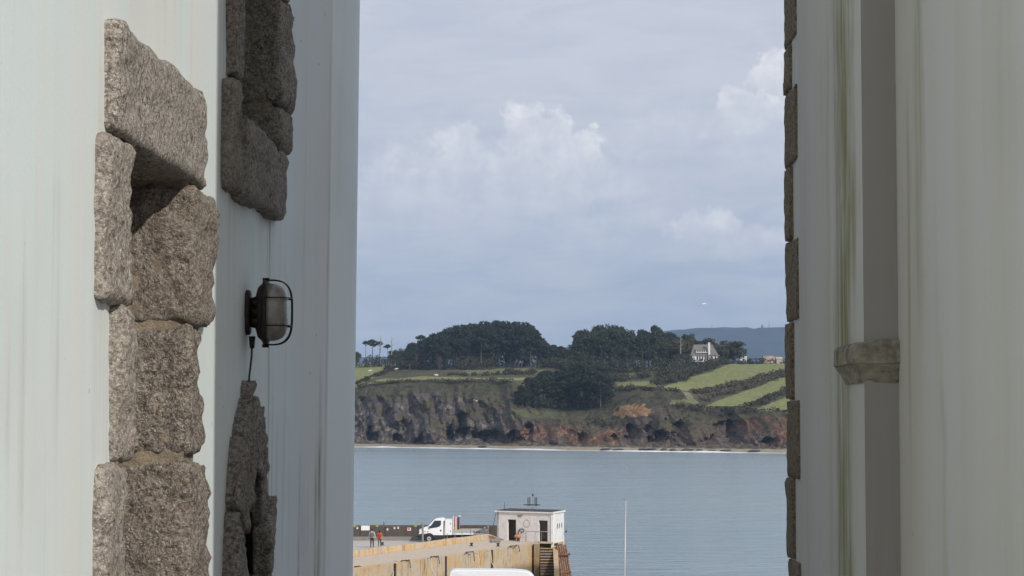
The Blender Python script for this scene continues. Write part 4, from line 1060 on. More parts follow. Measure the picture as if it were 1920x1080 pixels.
# kerb blocks
L_ = (kB - kA).length; nb = 15; lens = [L_ / nb * random.uniform(.85, 1.15) for _ in range(nb)]; t = 0; sc_ = L_ / sum(lens)
for k in range(nb):
    a = kA + kdir * (t + .02); t += lens[k] * sc_; b2 = kA + kdir * (t - .02); dz = random.uniform(-.03, .03)
    w0, w1_ = -kn * .02 + Vector((0, 0, 0)), kn * .55
    mb = MB(); mb.prism([(a - kn * .0 + w0)[:2], (b2 + w0)[:2], (b2 + w1_)[:2], (a + w1_)[:2]], DZ - .02, DZ + 1.0 + dz); bevel(mb.build('kerb_block', M['kerb'], PR), .06, 2)
# end of the kerb: a slope down to the hut
mb = MB(); e0 = kB + kdir * .05; e1 = Vector((HL.x + .15, HL.y - .15, 0))
for P_ in ():
    pass
mb.add([(e0.x, e0.y, LZ - .1), (e1.x + .5, e1.y - .4, LZ - .1), (e1.x, e1.y + .3, LZ - .1), (e0.x + kn.x * .5, e0.y + kn.y * .5, LZ - .1), (e0.x, e0.y, DZ + 1.0), (e1.x + .5, e1.y - .4, LZ + .12), (e1.x, e1.y + .3, LZ + .2), (e0.x + kn.x * .5, e0.y + kn.y * .5, DZ + 1.0)],
       [(0, 1, 5, 4), (1, 2, 6, 5), (2, 3, 7, 6), (3, 0, 4, 7), (4, 5, 6, 7)]); mb.build('kerb_end', M['kerb'], PR)
# quay face panels with recessed joints
L_ = (qB - qA).length; seams = [0, .10, .19, .29, .37, .455, .545, .635, .725, .815, .905, 1.0]
for k in range(len(seams) - 1):
    a = qA + qdir * (L_ * seams[k] + .06); b2 = qA + qdir * (L_ * seams[k + 1] - .06); pr_ = random.uniform(.06, .12)
    mb = MB(); mb.prism([(a - qn * pr_)[:2], (b2 - qn * pr_)[:2], (b2 + qn * .3)[:2], (a + qn * .3)[:2]], -2, LZ + .03); bevel(mb.build('quay_panel', M['quay'], PR), .05, 2)
    if k % 2 == 0:
        mb = MB(); c = b2 + qdir * .06 - qn * .14; mb.tube([(c.x, c.y, -1), (c.x, c.y, LZ - .05)], .11, 6); mb.build('tide_ladder_rail', M['joint'], PR)
mb = MB(); mb.prism([(qA + qn * .05)[:2], (qB + qn * .05)[:2], (qB + qn * .4)[:2], (qA + qn * .4)[:2]], -2, LZ - .05); mb.build('joint_bed', M['joint'], PR)
# parapet, in bays, with the low step at its foot
xp = [-60, -40, -28, -21.5, -15.2, -12.7, -9.4, -5.8, -2.5, .6]
for k in range(len(xp) - 1):
    mb = MB(); mb.box(xp[k] + .015, xp[k + 1] - .015, PF + .45, PF + 1.5, DZ - .3, DZ + 1.47 + random.uniform(-.02, .02)); bevel(mb.build('parapet_panel', M['parapet'], PR), .04, 1)
mb = MB(); mb.box(-60, .6, PF - .02, PF + .46, DZ - .3, DZ + .38); mb.build('parapet_step', M['step_edge'], PR)
mb = MB(); mb.box(-60, .6, PF + .6, PF + 1.6, -2, DZ - .2); mb.build('outer_wall', M['parapet'], PR)
# steps down to the water, in the notch beside the hut
xs0, xs1 = 2.62, 3.86
for k in range(14):
    z1_ = LZ - .55 - k * .235; y1_ = 202.9 - k * .42
    mb = MB(); mb.box(xs0, xs1, y1_ - .46, y1_ + .1, z1_ - .30, z1_); st_ = mb.build('step', M['joint'], PR)
    mb = MB(); mb.box(xs0 + .01, xs1 - .01, y1_ - .475, y1_ + .05, z1_ - .02, z1_ + .015); mb.build('tread', M['quay'], st_)  # pale treads on dark steps: the lit tread edges put into the colour
mb = MB(); mb.extrude([(203.2, -2), (203.2, LZ - .6), (202.9, LZ - .85), (197.2, LZ - 3.95), (197.2, -2)], xs0 + .01, xs1 - .01, 'x'); mb.build('stair_body', M['joint'], PR)
mb = MB(); mb.prism([(2.05, 200.6), (2.55, 200.2), (2.61, 203.0), (2.1, 203.8)], -2, LZ - .03); mb.build('stair_wall', M['quay'], PR)
mb = MB(); mb.extrude([(203.5, -2), (203.5, LZ - .3), (202.0, LZ - .75), (196.6, LZ - 2.0), (196.6, -2)], 3.87, 4.32, 'x'); mb.build('stair_wall', M['quay'], PR)
mb = MB(); mb.prism([(2.62, 203.15), (3.9, 202.7), (3.95, 204.6), (2.3, 205.2)], LZ - .12, LZ + .02); mb.build('landing_slab', M['ledge'], PR)
mb = MB(); mb.prism([(2.62, 203.35), (4.31, 203.3), (4.6, 207), (2.6, 207)], -2, LZ - .13); mb.build('stair_back', M['joint'], PR)
mb = MB(); mb.prism([(4.33, 203.2), (4.55, 204.0), (5.04, 207.3), (4.4, 207.3)], -2, LZ - .1); mb.build('head_wall', M['quay'], PR)
# ------------------------------------------------------------------ the hut on the pier head
M['hut_white'] = stained('hut_white', (.82, .78, .75), (.76, .70, .63), (.52, .46, .40), .4, .35)
M['hut_bright'] = stained('hut_white_side', (.80, .79, .77), (.76, .74, .68), (.55, .5, .45), .3, .3)
M['roof_felt'] = plain('roof_felt', (.06, .05, .048), .9, var=.4, scale=1)
M['steel'] = plain('galvanised_steel', (.28, .29, .30), .5, .5, var=.15); M['dark_steel'] = plain('dark_steel', (.045, .045, .05), .6, .2)
HT = thing('pier_hut', (1.3, 205.3, LZ), 'white flat-roofed hut with two dark doorways on the pier head', 'hut')
ZT = at_depth(1037, 963, 203).z; ZD1 = LZ + 2.02
fd = HC - HL; FL = fd.length; fd.normalize(); fnrm = Vector((fd.y, -fd.x, 0))            # along the front, and out of it
if fnrm.y > 0: fnrm = -fnrm
sd_ = HR - HC; SLN = sd_.length; sd_.normalize(); snrm = Vector((sd_.y, -sd_.x, 0))
def fp(s_, z, o=0.0): v = HL + fd * s_ + fnrm * o; return (v.x, v.y, z)
def px_s(px):                                # distance along the front for a photo column
    k = (px - 960) / F; return (k * HL.y - HL.x) / (fd.x - k * fd.y)
def quad_wall(mb, s0, s1, z0, z1, o=0.0, th=.22):
    mb.add([fp(s0, z0, o), fp(s1, z0, o), fp(s1, z1, o), fp(s0, z1, o), fp(s0, z0, o - th), fp(s1, z0, o - th), fp(s1, z1, o - th), fp(s0, z1, o - th)],
           [(0, 1, 2, 3), (5, 4, 7, 6), (4, 0, 3, 7), (1, 5, 6, 2), (3, 2, 6, 7), (4, 5, 1, 0)])
d1, d2, d3, d4 = px_s(951.5), px_s(967.5), px_s(1009.5), px_s(1026.5)
mb = MB(); Z0 = LZ - .05
for (a, b2, z0, z1) in ((0, d1, Z0, ZT), (d1, d2, ZD1, ZT), (d2, d3, Z0, ZT), (d3, d4, ZD1, ZT), (d4, FL, Z0, ZT)): quad_wall(mb, a, b2, z0, z1)
mb.build('front_wall', M['hut_white'], HT)
mb = MB(); inn = .25
mb.prism([(HC - fd * .005)[:2], HR[:2], (HR - snrm * .22)[:2], (HC - snrm * .22)[:2]], LZ - 1.25, ZT); mb.build('side_wall', M['hut_bright'], HT)
mb = MB(); mb.prism([HR[:2], HBK[:2], (HBK - sd_ * .2)[:2], (HR - sd_ * .2)[:2]], Z0, ZT); mb.prism([HBK[:2], HL[:2], (HL + fd * .2)[:2], (HBK + fd * .2)[:2]], Z0, ZT); mb.build('rear_wall', M['hut_white'], HT)
ov = .14; c4 = [HL - fd * ov * 1.5 + fnrm * ov, HC + fd * ov + fnrm * ov, HR + fd * ov + sd_ * ov, HBK - fd * ov + sd_ * ov]
mb = MB(); mb.prism([v[:2] for v in c4], ZT, ZT + .13); rfh = mb.build('roof_slab', M['hut_white'], HT)
mb = MB(); mid = sum(c4, Vector()) / 4; mb.prism([(mid + (v - mid) * .93)[:2] for v in c4], ZT + .13, ZT + .19); mb.build('roof_felt', M['roof_felt'], HT)
mb = MB(); mb.prism([(HL + fd * .25 - fnrm * .3 * -1 * -1)[:2], (HC - fd * .3 - fnrm * .3)[:2], (HR - fd * .3 - sd_ * .25)[:2], (HBK + fd * .25 - sd_ * .25)[:2]], LZ - .04, LZ - .01); mb.build('floor', M['roof_felt'], HT)
s_ = px_s(988); zc = at_depth(988, 981, 204.6).z
mb = MB(); ring = []
for k in range(28): w = 2 * math.pi * k / 28; ring.append(Vector(fp(s_ + .34 * math.cos(w), zc + .34 * math.sin(w), .02)))
mb.tube(ring + ring[:1], .03, 6, False); mb.build('porthole_ring', M['ledge'], HT)
mb = MB(); mb.tube([Vector(fp(s_, zc, -.01)), Vector(fp(s_, zc, .012))], .31, 24); mb.build('porthole_cover', M['hut_white'], HT)
for (a, b2, y0, y1) in ((970, 980, 965.2, 967), (971, 978, 968, 969.4)):
    mb = MB(); quad_wall(mb, px_s(a), px_s(b2), at_depth(975, y1, 205).z, at_depth(975, y0, 205).z, .03, .025); mb.build('name_board', M['step_edge'], HT)
for k in range(3):
    f = .38 + .2 * k; c = HC + sd_ * SLN * f + snrm * .012; zz = ZT - 1.25; mb = MB()
    ring = [(c + sd_ * .13 * math.cos(w) + Vector((0, 0, zz + .27 * math.sin(w)))) for w in [2 * math.pi * j / 14 for j in range(14)]]
    mb.v += [tuple(v) for v in ring] + [tuple(v - snrm * .05) for v in ring]; mb.f = [tuple(range(14)), tuple(range(27, 13, -1))] + [(j, 14 + j, 14 + (j + 1) % 14, (j + 1) % 14) for j in range(14)]
    mb.build('slit_window', M['roof_felt'], HT)
# roof aerials
def pole(mb, a, b2, r_=.025): mb.tube([a, b2], r_, 6)
zr = ZT + .18; cA = HL.lerp(HC, .60) + sd_ * 1.6
AE = thing('aerial_frame', (cA.x, cA.y, zr), 'dark four-pronged aerial frame on the hut roof', 'aerial'); pxm = cA.y / F
mb = MB(); zb_ = at_depth(998, 946.5, cA.y).z; xa, xb_ = at_depth(982, 946, cA.y).x, at_depth(1012.5, 946, cA.y).x
pole(mb, (xa, cA.y, zb_), (xb_, cA.y, zb_), .055); mb.build('cross_bar', M['dark_steel'], AE)
for px in (990, 993.3, 1003.3, 1006.3):
    x_ = at_depth(px, 940, cA.y).x; mb = MB(); pole(mb, (x_, cA.y, zb_ - .1), (x_, cA.y, at_depth(px, 932.5, cA.y).z), .05); mb.build('prong', M['dark_steel'], AE)
for px in (991.5, 1005): x_ = at_depth(px, 940, cA.y).x; mb = MB(); pole(mb, (x_, cA.y, zb_), (x_ + .1, cA.y, zr - .05), .022); mb.build('leg', M['steel'], AE)
x_ = at_depth(999, 930, cA.y + .4).x; NL = thing('beacon', (x_, cA.y + .4, zr), 'thin pole with a small black lantern above the aerial frame', 'beacon')
mb = MB(); pole(mb, (x_, cA.y + .4, zr - .05), (x_, cA.y + .4, at_depth(999, 931, cA.y).z), .03); mb.build('pole', M['steel'], NL)
mb = MB(); z_ = at_depth(999, 930.8, cA.y).z; mb.tube([(x_, cA.y + .4, z_), (x_, cA.y + .4, z_ + .2), (x_, cA.y + .4, z_ + .25)], [.08, .075, .03], 10); mb.build('lantern', M['dark_steel'], NL)
q = HL + fd * .55 - fnrm * .5; WA = thing('whip_aerial', (q.x, q.y, zr), 'thin vertical whip aerial on the end of the hut roof', 'aerial')
mb = MB(); pole(mb, (q.x, q.y, zr - .04), (q.x, q.y, at_depth(942, 942, q.y).z), .028); mb.build('whip', M['dark_steel'], WA)
mb = MB(); mb.box(q.x - .1, q.x + .1, q.y - .1, q.y + .1, zr - .02, zr + .1); mb.build('foot', M['dark_steel'], WA)
# handrail in front of the right doorway
HRL = thing('handrail', (2.5, 203.2, LZ), 'steel tube handrail in front of the right doorway of the hut', 'railing')
r0, r1 = px_s(994), px_s(1034); zt_ = LZ + .98
mb = MB(); mb.tube([fp(r0, LZ, .75), fp(r0, zt_ - .12, .75), fp(r0 + .12, zt_, .75), fp(r1, zt_ + .04, .55)], .03, 8); mb.build('top_rail', M['steel'], HRL, True)
for s_ in (px_s(1010), px_s(1022)): mb = MB(); mb.tube([fp(s_, LZ - .05, .7), fp(s_, zt_ + .02, .64)], .022, 6); mb.build('post', M['steel'], HRL)
# guy rope by the hut
GR = thing('guy_rope', (HL.x - .2, HL.y, DZ), 'thin guy rope slanting from the hut roof down to the deck', 'rope')
mb = MB(); mb.tube([fp(-.1, ZT - .1, .05), tuple(at_height(921, 1004, DZ + .3))], .022, 5); mb.build('rope', M['dark_steel'], GR)
# orange winch and hose by the wall
M['orange'] = plain('orange_paint', (.55, .20, .05), .6, var=.2); M['rust'] = plain('rust', (.20, .075, .04), .9, var=.4, scale=3, bump=.4); M['rust_pale'] = plain('rusty_pipe', (.22, .135, .085), .85, var=.45, scale=2.5, bump=.4)
s_ = px_s(976); wv = Vector(fp(s_, LZ, .55)); WN = thing('hand_winch', wv, 'small orange hand winch on a dark post by the hut', 'winch')
mb = MB(); mb.box(wv.x - .09, wv.x + .22, wv.y - .1, wv.y + .1, LZ, LZ + .32); mb.build('post', M['dark_steel'], WN)
mb = MB(); mb.tube([(wv.x - .28, wv.y, LZ + .46), (wv.x + .32, wv.y, LZ + .46)], .15, 14); mb.build('drum', M['orange'], WN, True)
mb = MB(); mb.tube([(wv.x - .28, wv.y, LZ + .46), (wv.x - .5, wv.y, LZ + .5), (wv.x - .5, wv.y - .1, LZ + .6)], .025, 6); mb.build('crank', M['dark_steel'], WN)
HO = thing('hose', fp(px_s(976), LZ + .8, .05), 'short loop of black hose hung on the hut wall between doorways', 'hose')
mb = MB(); c = px_s(978); pts = [fp(c - .36, LZ + .62, .06), fp(c - .34, LZ + .85, .06)] + [fp(c + .04 + .3 * math.cos(w) * -1, LZ + 1.0 + .16 * math.sin(w), .06 + .02 * w) for w in [k * .45 for k in range(12)]]
mb.tube(pts, .04, 7); mb.build('loop', M['dark_steel'], HO, True)
# fender piles at the head
FD = thing('fender_piles', (4.9, 202, 0), 'cluster of rusty steel fender pipes bound by a red band at the pier head', 'fender')
for k in range(5):
    xa = at_depth(1046 + k * 4.0, 1030, 202.2).x; xb_ = at_depth(1053 + k * 4.3, 1080, 202.0).x; yy = 202.3 + k * .28
    zt_ = at_depth(1046, 1027 - (k in (1, 2)) * 2, 202).z; zb_ = at_depth(1050, 1080, 202).z
    sl = (xb_ - xa) / (zt_ - zb_)
    mb = MB(); mb.tube([(xa - .12, yy + .55, zt_ - .1), (xa - .06, yy + .25, zt_ + .12), (xa, yy, zt_ - .1), (xb_, yy - .1, zb_), (xb_ + sl * 2.6, yy - .2, zb_ - 2.6)], .105, 10); mb.build('pipe', M['rust_pale'], FD, True)
for (y_, m_) in ((1041, 'rust'), (1074, 'rust')):
    a, b2 = at_depth(1047, y_, 202.1), at_depth(1068 if y_ < 1060 else 1070, y_ - 2, 203.2); mb = MB(); mb.tube([a + Vector((0, -.1, 0)), b2 + Vector((0, -.1, 0))], .11, 8); mb.build('band', M[m_], FD, True)
q = at_depth(1062, 1018, 206.2); PO = thing('marker_post', (q.x, q.y, LZ - .3), 'thin pale post with a small black lamp beside the hut', 'post')
mb = MB(); mb.tube([(q.x, q.y, 1.5), (q.x, q.y, at_depth(1062, 984, 206.2).z)], .03, 6); mb.build('pole', M['steel'], PO)
mb = MB(); mb.ball((q.x - .03, q.y - .03, at_depth(1061, 996.5, 206.2).z), (.09, .09, .12), 8, 6); mb.build('lamp', M['dark_steel'], PO)
# posts, bollards, rings and boards on the pier
for (px, y0, y1, lb) in ((720.5, 979, 1010, 'grey steel post standing by the walkers on the pier'), (792.5, 981, 1019, 'grey steel post in front of the truck nose')):
    b0 = at_height(px, y1, DZ); mb = MB(); t0 = at_depth(px, y0, b0.y); o = thing('steel_post', b0, lb, 'post')
    mb.tube([b0 - Vector((0, 0, .05)), t0], .10, 8); mb.build('shaft', M['steel'], o); mb = MB(); mb.tube([t0, t0 + Vector((0, 0, .05))], [.085, .05], 8); mb.build('cap', M['steel'], o)
    mb = MB(); mb.tube([b0 - Vector((0, 0, .02)), b0 + Vector((0, 0, .04))], .16, 10); mb.build('foot', M['steel'], o)
for (px, y1, h_, lb) in ((838.5, 1008, .35, 'short pale stake on the kerb beneath the truck cab'), (853, 1007, .35, 'short pale stake on the kerb beneath the truck locker'), (866, 1006, .55, 'pale stake on the kerb before the truck bed'), (882.5, 1004, .6, 'pale stake on the kerb near the truck tail')):
    b0 = at_height(px, y1, DZ + .98); mb = MB(); o = thing('stake', b0, lb, 'stake'); mb.tube([b0 - Vector((0, 0, .06)), b0 + Vector((0, 0, h_))], .035, 6); mb.build('shaft', M['step_edge'], o)
    mb = MB(); mb.tube([b0 + Vector((0, 0, h_)), b0 + Vector((0, 0, h_ + .05))], [.05, .03], 6); mb.build('cap', M['steel'], o)
def bollard(px, y, z, lb):
    b0 = at_height(px, y, z); o = thing('mooring_bollard', b0, lb, 'bollard'); mb = MB()
    mb.tube([b0 - Vector((0, 0, .04)), b0 + Vector((0, 0, .05))], .2, 12); mb.build('foot', M['dark_steel'], o)
    mb = MB(); mb.tube([b0 + Vector((0, 0, .04)), b0 + Vector((0, 0, .22))], .1, 12); mb.build('stem', M['dark_steel'], o)
    mb = MB(); mb.ball(b0 + Vector((0, 0, .25)), (.17, .13, .07), 12, 6); mb.build('head', M['dark_steel'], o, True)
bollard(717, 1022.5, DZ, 'dark mooring bollard on the road deck beside the walker in orange')
bollard(884, 1024, LZ, 'dark mooring bollard alone on the walkway below the truck')
bollard(934, 1024.5, LZ, 'dark mooring bollard near the rubble heap by the hut')
for (px, y) in ((670, 1063), (757, 1052), (812, 1044.5), (878, 1036), (960, 1024.5)):
    b0 = at_height(px, y, LZ + .03); o = thing('mooring_chain', b0, 'short dark mooring chain lying over the walkway edge', 'chain', 'mooring chains on the walkway edge'); mb = MB()
    nk = random.choice((4, 6, 8)); dr = random.uniform(.2, .9)
    for k in range(nk):
        c = b0 + qdir * (k * .22 - .6) + qn * (-.05 + .1 * math.sin(k)); mb.tube([c + Vector((0, 0, .03)), c + qdir * .24 + Vector((0, 0, .06 if k % 2 else .03))], .045, 6)
    e_ = b0 + qdir * (nk * .22 - .6) - qn * .14; mb.tube([e_ + Vector((0, 0, .05)), e_ - qn * .08 - Vector((0, 0, .3)), e_ - qn * .08 + qdir * .1 - Vector((0, 0, .3 + dr))], .035, 6); mb.build('links', M['joint'], o, True)
M['rope_pale'] = plain('rope_pale', (.55, .52, .45), .9)
for (px0, y0, px1, y1, lb) in ((744, 1052, 737, 1085, 'pale rope hanging in a curve down the quay face'), (917, 1033, 934, 1075, 'straight mooring line running down from the quay near the steps'), (893, 1037, 912, 1090, 'straight mooring line down the quay between two seams'), (806, 1047, 820, 1085, 'thin mooring line dropping over the quay edge')):
    a = at_height(px0, y0, LZ + .05); b2 = at_depth(px1, y1, a.y - 3.0); mb = MB(); m_ = a.lerp(b2, .45) - Vector((.12, 0, .15)); o = thing('mooring_rope', a, lb, 'rope'); mb.tube([a + qn * .3, a - qn * .16, m_, b2, b2 - Vector((0, 1.2, 2.2))], .032, 6); mb.build('line', M['rope_pale'], o, True)
# rubble heap where the kerb ends
for k in range(9):
    b0 = at_height(923 + (k % 5) * 3.4 + random.uniform(-1, 1), 1017 - (k // 5) * 3, LZ); s0 = random.uniform(.15, .32); mb = MB(); mb.ball((0, 0, 0), 1, 8, 6)
    vs = [tuple(b0 + Vector((v[0] * s0 * (1 + .4 * fbm(v, 1.2, 2, k)), v[1] * s0, s0 * .5 + v[2] * s0 * .6 * (1 + .4 * fbm(v, 1.5, 2, k))))) for v in mb.v]
    tag(make('rubble_stone', vs, mb.f, M['step_edge']), 'grey stone of the small heap at the kerb end', 'stone', 'stones of the small heap by the hut')
# boards and notices on the parapet
M['board_white'] = plain('board_white', (.78, .77, .76), .6, var=.04); M['yellow'] = plain('yellow_paint', (.62, .46, .06), .7, var=.2); M['red_print'] = plain('red_print', (.5, .1, .09), .6)
def board(px0, px1, y0, y1, mat, lb, name='notice', frame=True):
    a, b2 = at_depth(px0, y1, PF + .42), at_depth(px1, y0, PF + .42); o = thing(name, ((a.x + b2.x) / 2, PF + .44, a.z), lb, 'sign')
    mb = MB(); mb.box(a.x, b2.x, PF + .405, PF + .455, a.z, b2.z); mb.build('panel', M[mat], o)
    for x_ in (a.x + .08, b2.x - .08): mb = MB(); mb.tube([(x_, PF + .40, b2.z - .06), (x_, PF + .41, b2.z - .06)], .025, 8); mb.build('bolt', M['dark_steel'], o)
    return o
board(677, 693, 985.4, 994.4, 'board_white', 'large blank white board on the dark parapet', 'notice_board')
o = board(763.5, 770.5, 989.5, 995, 'board_white', 'white notice with red lines on the parapet')
a, b2 = at_depth(764.2, 994, PF + .40), at_depth(769.8, 990.2, PF + .40)
for k in range(3): mb = MB(); z_ = a.z + (b2.z - a.z) * (.15 + .3 * k); mb.box(a.x, a.x + (b2.x - a.x) * (.9 - .2 * (k == 1)), PF + .395, PF + .404, z_, z_ + .05); mb.build('printed_line', M['red_print'], o)
for px, lb in ((664.5, 'beside the walkers board'), (707, 'above the heads of the walkers'), (779, 'next to the truck nose')):
    board(px - 2.3, px + 2.3, 985.2, 987.6, 'yellow', 'small yellow plate on the parapet ' + lb, 'marker_plate')
for px, y, lb in ((670, 990, 'left of the white board'), (739.7, 990, 'paired right of the steel post, left one'), (746.6, 989.5, 'paired right of the steel post, right one'), (726.5, 992.5, 'close to the steel post')):
    board(px - 1.4, px + 1.4, y - 1.9, y + 1.9, 'board_white', 'small pale plate on the parapet ' + lb, 'marker_plate')

# ================================================================== the truck
M['van_white'] = plain('van_paint', (.80, .80, .80), .28, var=.03, spec=.5); M['glass_dark'] = plain('dark_glass', (.02, .03, .035), .08, var=.2, spec=.6)
M['plastic'] = plain('dark_plastic', (.022, .024, .032), .6, var=.2); M['tyre'] = plain('tyre_rubber', (.015, .015, .016), .85, var=.2); M['alu'] = plain('aluminium', (.52, .50, .46), .45, .5, var=.1)
M['bed_cream'] = plain('bed_cream', (.60, .55, .46), .6, var=.1); M['pink_red'] = plain('faded_red', (.42, .16, .18), .7, var=.2); M['lens'] = plain('headlight_glass', (.6, .62, .62), .15)
TD = 211.0; u0 = at_depth(785, 1012, TD).x; ppm = F / TD
def tx(px): return at_depth(px, 1000, TD).x
def tz(y): return at_depth(850, y, TD).z
TR = thing('tipper_truck', (tx(845), TD + 1, DZ), 'white drop-side pickup truck with crew locker parked by the parapet', 'truck')
y0_, y1_ = TD, TD + 2.0; G = DZ
cab = [(tx(785.5), tz(1006)), (tx(785), tz(1001)), (tx(786.5), tz(997)), (tx(788.5), tz(992.5)), (tx(792), tz(990.5)), (tx(801), tz(988)), (tx(811), tz(977.5)), (tx(814), tz(974.5)), (tx(819), tz(972.5)), (tx(829), tz(971.5)), (tx(833.5), tz(972.5)), (tx(834), tz(1005)), (tx(834), tz(1010)), (tx(787), tz(1010))]
def soft_extrude(prof, ya, yb_, inset=.10):
    """sweep a side profile across the vehicle, pulling in the upper edges"""
    mb = MB(); n_ = len(prof); zmin = min(z for _, z in prof); zmax = max(z for _, z in prof)
    for yy, s_ in ((ya, 1), (yb_, -1)):
        for (u, z) in prof: mb.v.append((u, yy + s_ * inset * max(0, (z - zmin) / (zmax - zmin) - .45) / .55, z))
    mb.f = [tuple(range(n_)), tuple(range(2 * n_ - 1, n_ - 1, -1))] + [(i, n_ + i, n_ + (i + 1) % n_, (i + 1) % n_) for i in range(n_)]
    return mb
def fixn(o):
    bm = bmesh.new(); bm.from_mesh(o.data); bmesh.ops.recalc_face_normals(bm, faces=bm.faces); bm.to_mesh(o.data); bm.free(); return o
cb = bevel(fixn(soft_extrude(cab, y0_, y1_, .16).build('cab', M['van_white'], TR)), .05, 3, 30)
def side_panel(name, poly, mat, parent, off=.012, zsplit=None, inset=.16, prof=cab):
    zmin = min(z for _, z in prof); zmax = max(z for _, z in prof); mb = MB(); n_ = len(poly)
    for o_ in (off, -.02):
        for (u, z) in poly: mb.v.append((u, y0_ + inset * max(0, (z - zmin) / (zmax - zmin) - .45) / .55 - o_, z))
    mb.f = [tuple(range(n_)), tuple(range(2 * n_ - 1, n_ - 1, -1))] + [(i, n_ + i, n_ + (i + 1) % n_, (i + 1) % n_) for i in range(n_)]
    return fixn(mb.build(name, M[mat], parent))
P_ = lambda *q: [(tx(a), tz(b2)) for a, b2 in q]
side_panel('side_window', P_((807, 990.5), (807.5, 986), (814.5, 976.3), (826.8, 976.2), (826.8, 983.5), (824.5, 986.8), (819, 988.8)), 'glass_dark', TR)
side_panel('window_pillar', P_((815.2, 989), (817.0, 976.5), (818.0, 976.5), (816.4, 989)), 'plastic', TR, .018)
side_panel('lower_skirt', P_((785.5, 1006.8), (786, 1001.2), (790, 1000.8), (795, 1001), (801, 1000.2), (809, 1003.2), (834, 1003.5), (834, 1010.2), (787, 1010.2)), 'plastic', TR, .014)
side_panel('door_gap', P_((831.5, 1003.4), (831.5, 977), (833.2, 977), (833.2, 1003.4)), 'plastic', TR, .013)
side_panel('door_handle', P_((825.4, 995.8), (825.4, 993.2), (827.6, 993.2), (827.6, 995.8)), 'plastic', TR, .03)
for a in (794.5, 799.5): side_panel('warning_stripe', P_((a, 998), (a + 2, 996), (a + 4.2, 996), (a + 2.6, 998)), 'pink_red', TR, .013)
mb = MB(); wa = [(tx(801.5), tz(988.0)), (tx(812), tz(977.0))]
mb.add([(wa[0][0] - .02, y0_ + .12, wa[0][1] + .03), (wa[0][0] - .02, y1_ - .12, wa[0][1] + .03), (wa[1][0] - .02, y1_ - .22, wa[1][1] + .03), (wa[1][0] - .02, y0_ + .22, wa[1][1] + .03)], [(0, 1, 2, 3)]); mb.build('windscreen', M['glass_dark'], TR)
mb = MB(); mb.box(tx(806) - .05, tx(806) + .12, y0_ - .2, y0_ - .02, tz(990), tz(986)); bevel(mb.build('mirror', M['plastic'], TR), .03)
for yy in (y0_ + .08, y1_ - .42): mb = MB(); mb.box(tx(785.6) - .02, tx(789.5), yy, yy + .34, tz(996.8), tz(993.4)); bevel(mb.build('headlight', M['lens'], TR), .04)
mb = MB(); mb.box(tx(785) - .06, tx(788), y0_ + .04, y1_ - .04, tz(1010), tz(1001)); bevel(mb.build('bumper', M['plastic'], TR), .06, 2)
mb = MB(); mb.box(tx(834.3), tx(848), y0_ + .04, y1_ - .04, tz(1003.3), tz(974.2)); bevel(mb.build('locker', M['van_white'], TR), .03)
for y_ in (982, 996): mb = MB(); mb.box(tx(844.2), tx(845.4), y0_ + .015, y0_ + .05, tz(y_ + 1.1), tz(y_ - 1.1)); mb.build('locker_latch', M['plastic'], TR)
mb = MB(); mb.box(tx(834), tx(912), y0_ + .35, y1_ - .35, tz(1008), tz(1003)); mb.build('chassis', M['plastic'], TR)
for yy in (y0_ + .0, y1_ - .05):
    mb = MB(); mb.box(tx(850.5), tx(907), yy, yy + .05, tz(1000), tz(993)); sbd = mb.build('side_board', M['alu'], TR)
    mb = MB(); mb.box(tx(850.5), tx(907), yy - .01, yy + .06, tz(1002.6), tz(1000)); mb.build('bed_rail', M['van_white'], TR)
mb = MB(); mb.box(tx(850.5), tx(907), y0_ + .05, y1_ - .05, tz(1002), tz(1000)); mb.build('bed_floor', M['bed_cream'], TR)
for k in range(3): mb = MB(); a = tx(889.5 + k * 4.5); mb.add([(a, y0_ - .012, tz(999)), (a + .13, y0_ - .012, tz(999)), (a + .01, y0_ - .012, tz(996.2)), (a - .12, y0_ - .012, tz(996.2))], [(0, 1, 2, 3)]); mb.build('warning_stripe', M['plastic'], TR)
mb = MB(); mb.box(tx(907), tx(910), y0_ + .02, y1_ - .02, tz(1002.5), tz(990)); mb.build('tail_board', M['alu'], TR)
for yy in (y0_ + .02, y1_ - .1): mb = MB(); mb.box(tx(914), tx(916.4), yy, yy + .08, tz(1003), tz(988.5)); mb.build('tail_post', M['bed_cream'], TR)
mb = MB(); mb.box(tx(909), tx(915), y0_ + .04, y1_ - .04, tz(1003), tz(994)); mb.build('tail_box', M['bed_cream'], TR)
for yy in (y0_ + .05, y1_ - .12): mb = MB(); mb.box(tx(849), tx(850.4), yy, yy + .07, tz(1003), tz(969)); mb.build('rack_post', M['van_white'], TR)
mb = MB(); mb.box(tx(850.4), tx(851), y0_ + .1, y1_ - .1, tz(993), tz(970)); mb.build('headboard', M['alu'], TR)
CP = thing('folded_sign', (tx(854), y0_ + .6, tz(993)), 'folded red and white road signs stood up in the truck bed', 'sign')
for k, (a, b2, m_) in enumerate(((851.4, 853.4, 'pink_red'), (853.8, 855.6, 'board_white'), (855.9, 857.3, 'pink_red'), (857.6, 860.2, 'dark_steel'))):
    mb = MB(); mb.box(tx(a), tx(b2), y0_ + .2 + .1 * k, y1_ - .6, tz(1000), tz(969.5 + k * .5)); mb.build('sign_panel', M[m_], CP)
BC = thing('work_lamp', (tx(861.5), y0_ + .5, tz(1000)), 'white work lamp on a short mast in the truck bed', 'lamp')
mb = MB(); mb.tube([(tx(861.5), y0_ + .5, tz(1000)), (tx(861.5), y0_ + .5, tz(969))], .04, 6); mb.build('mast', M['steel'], BC)
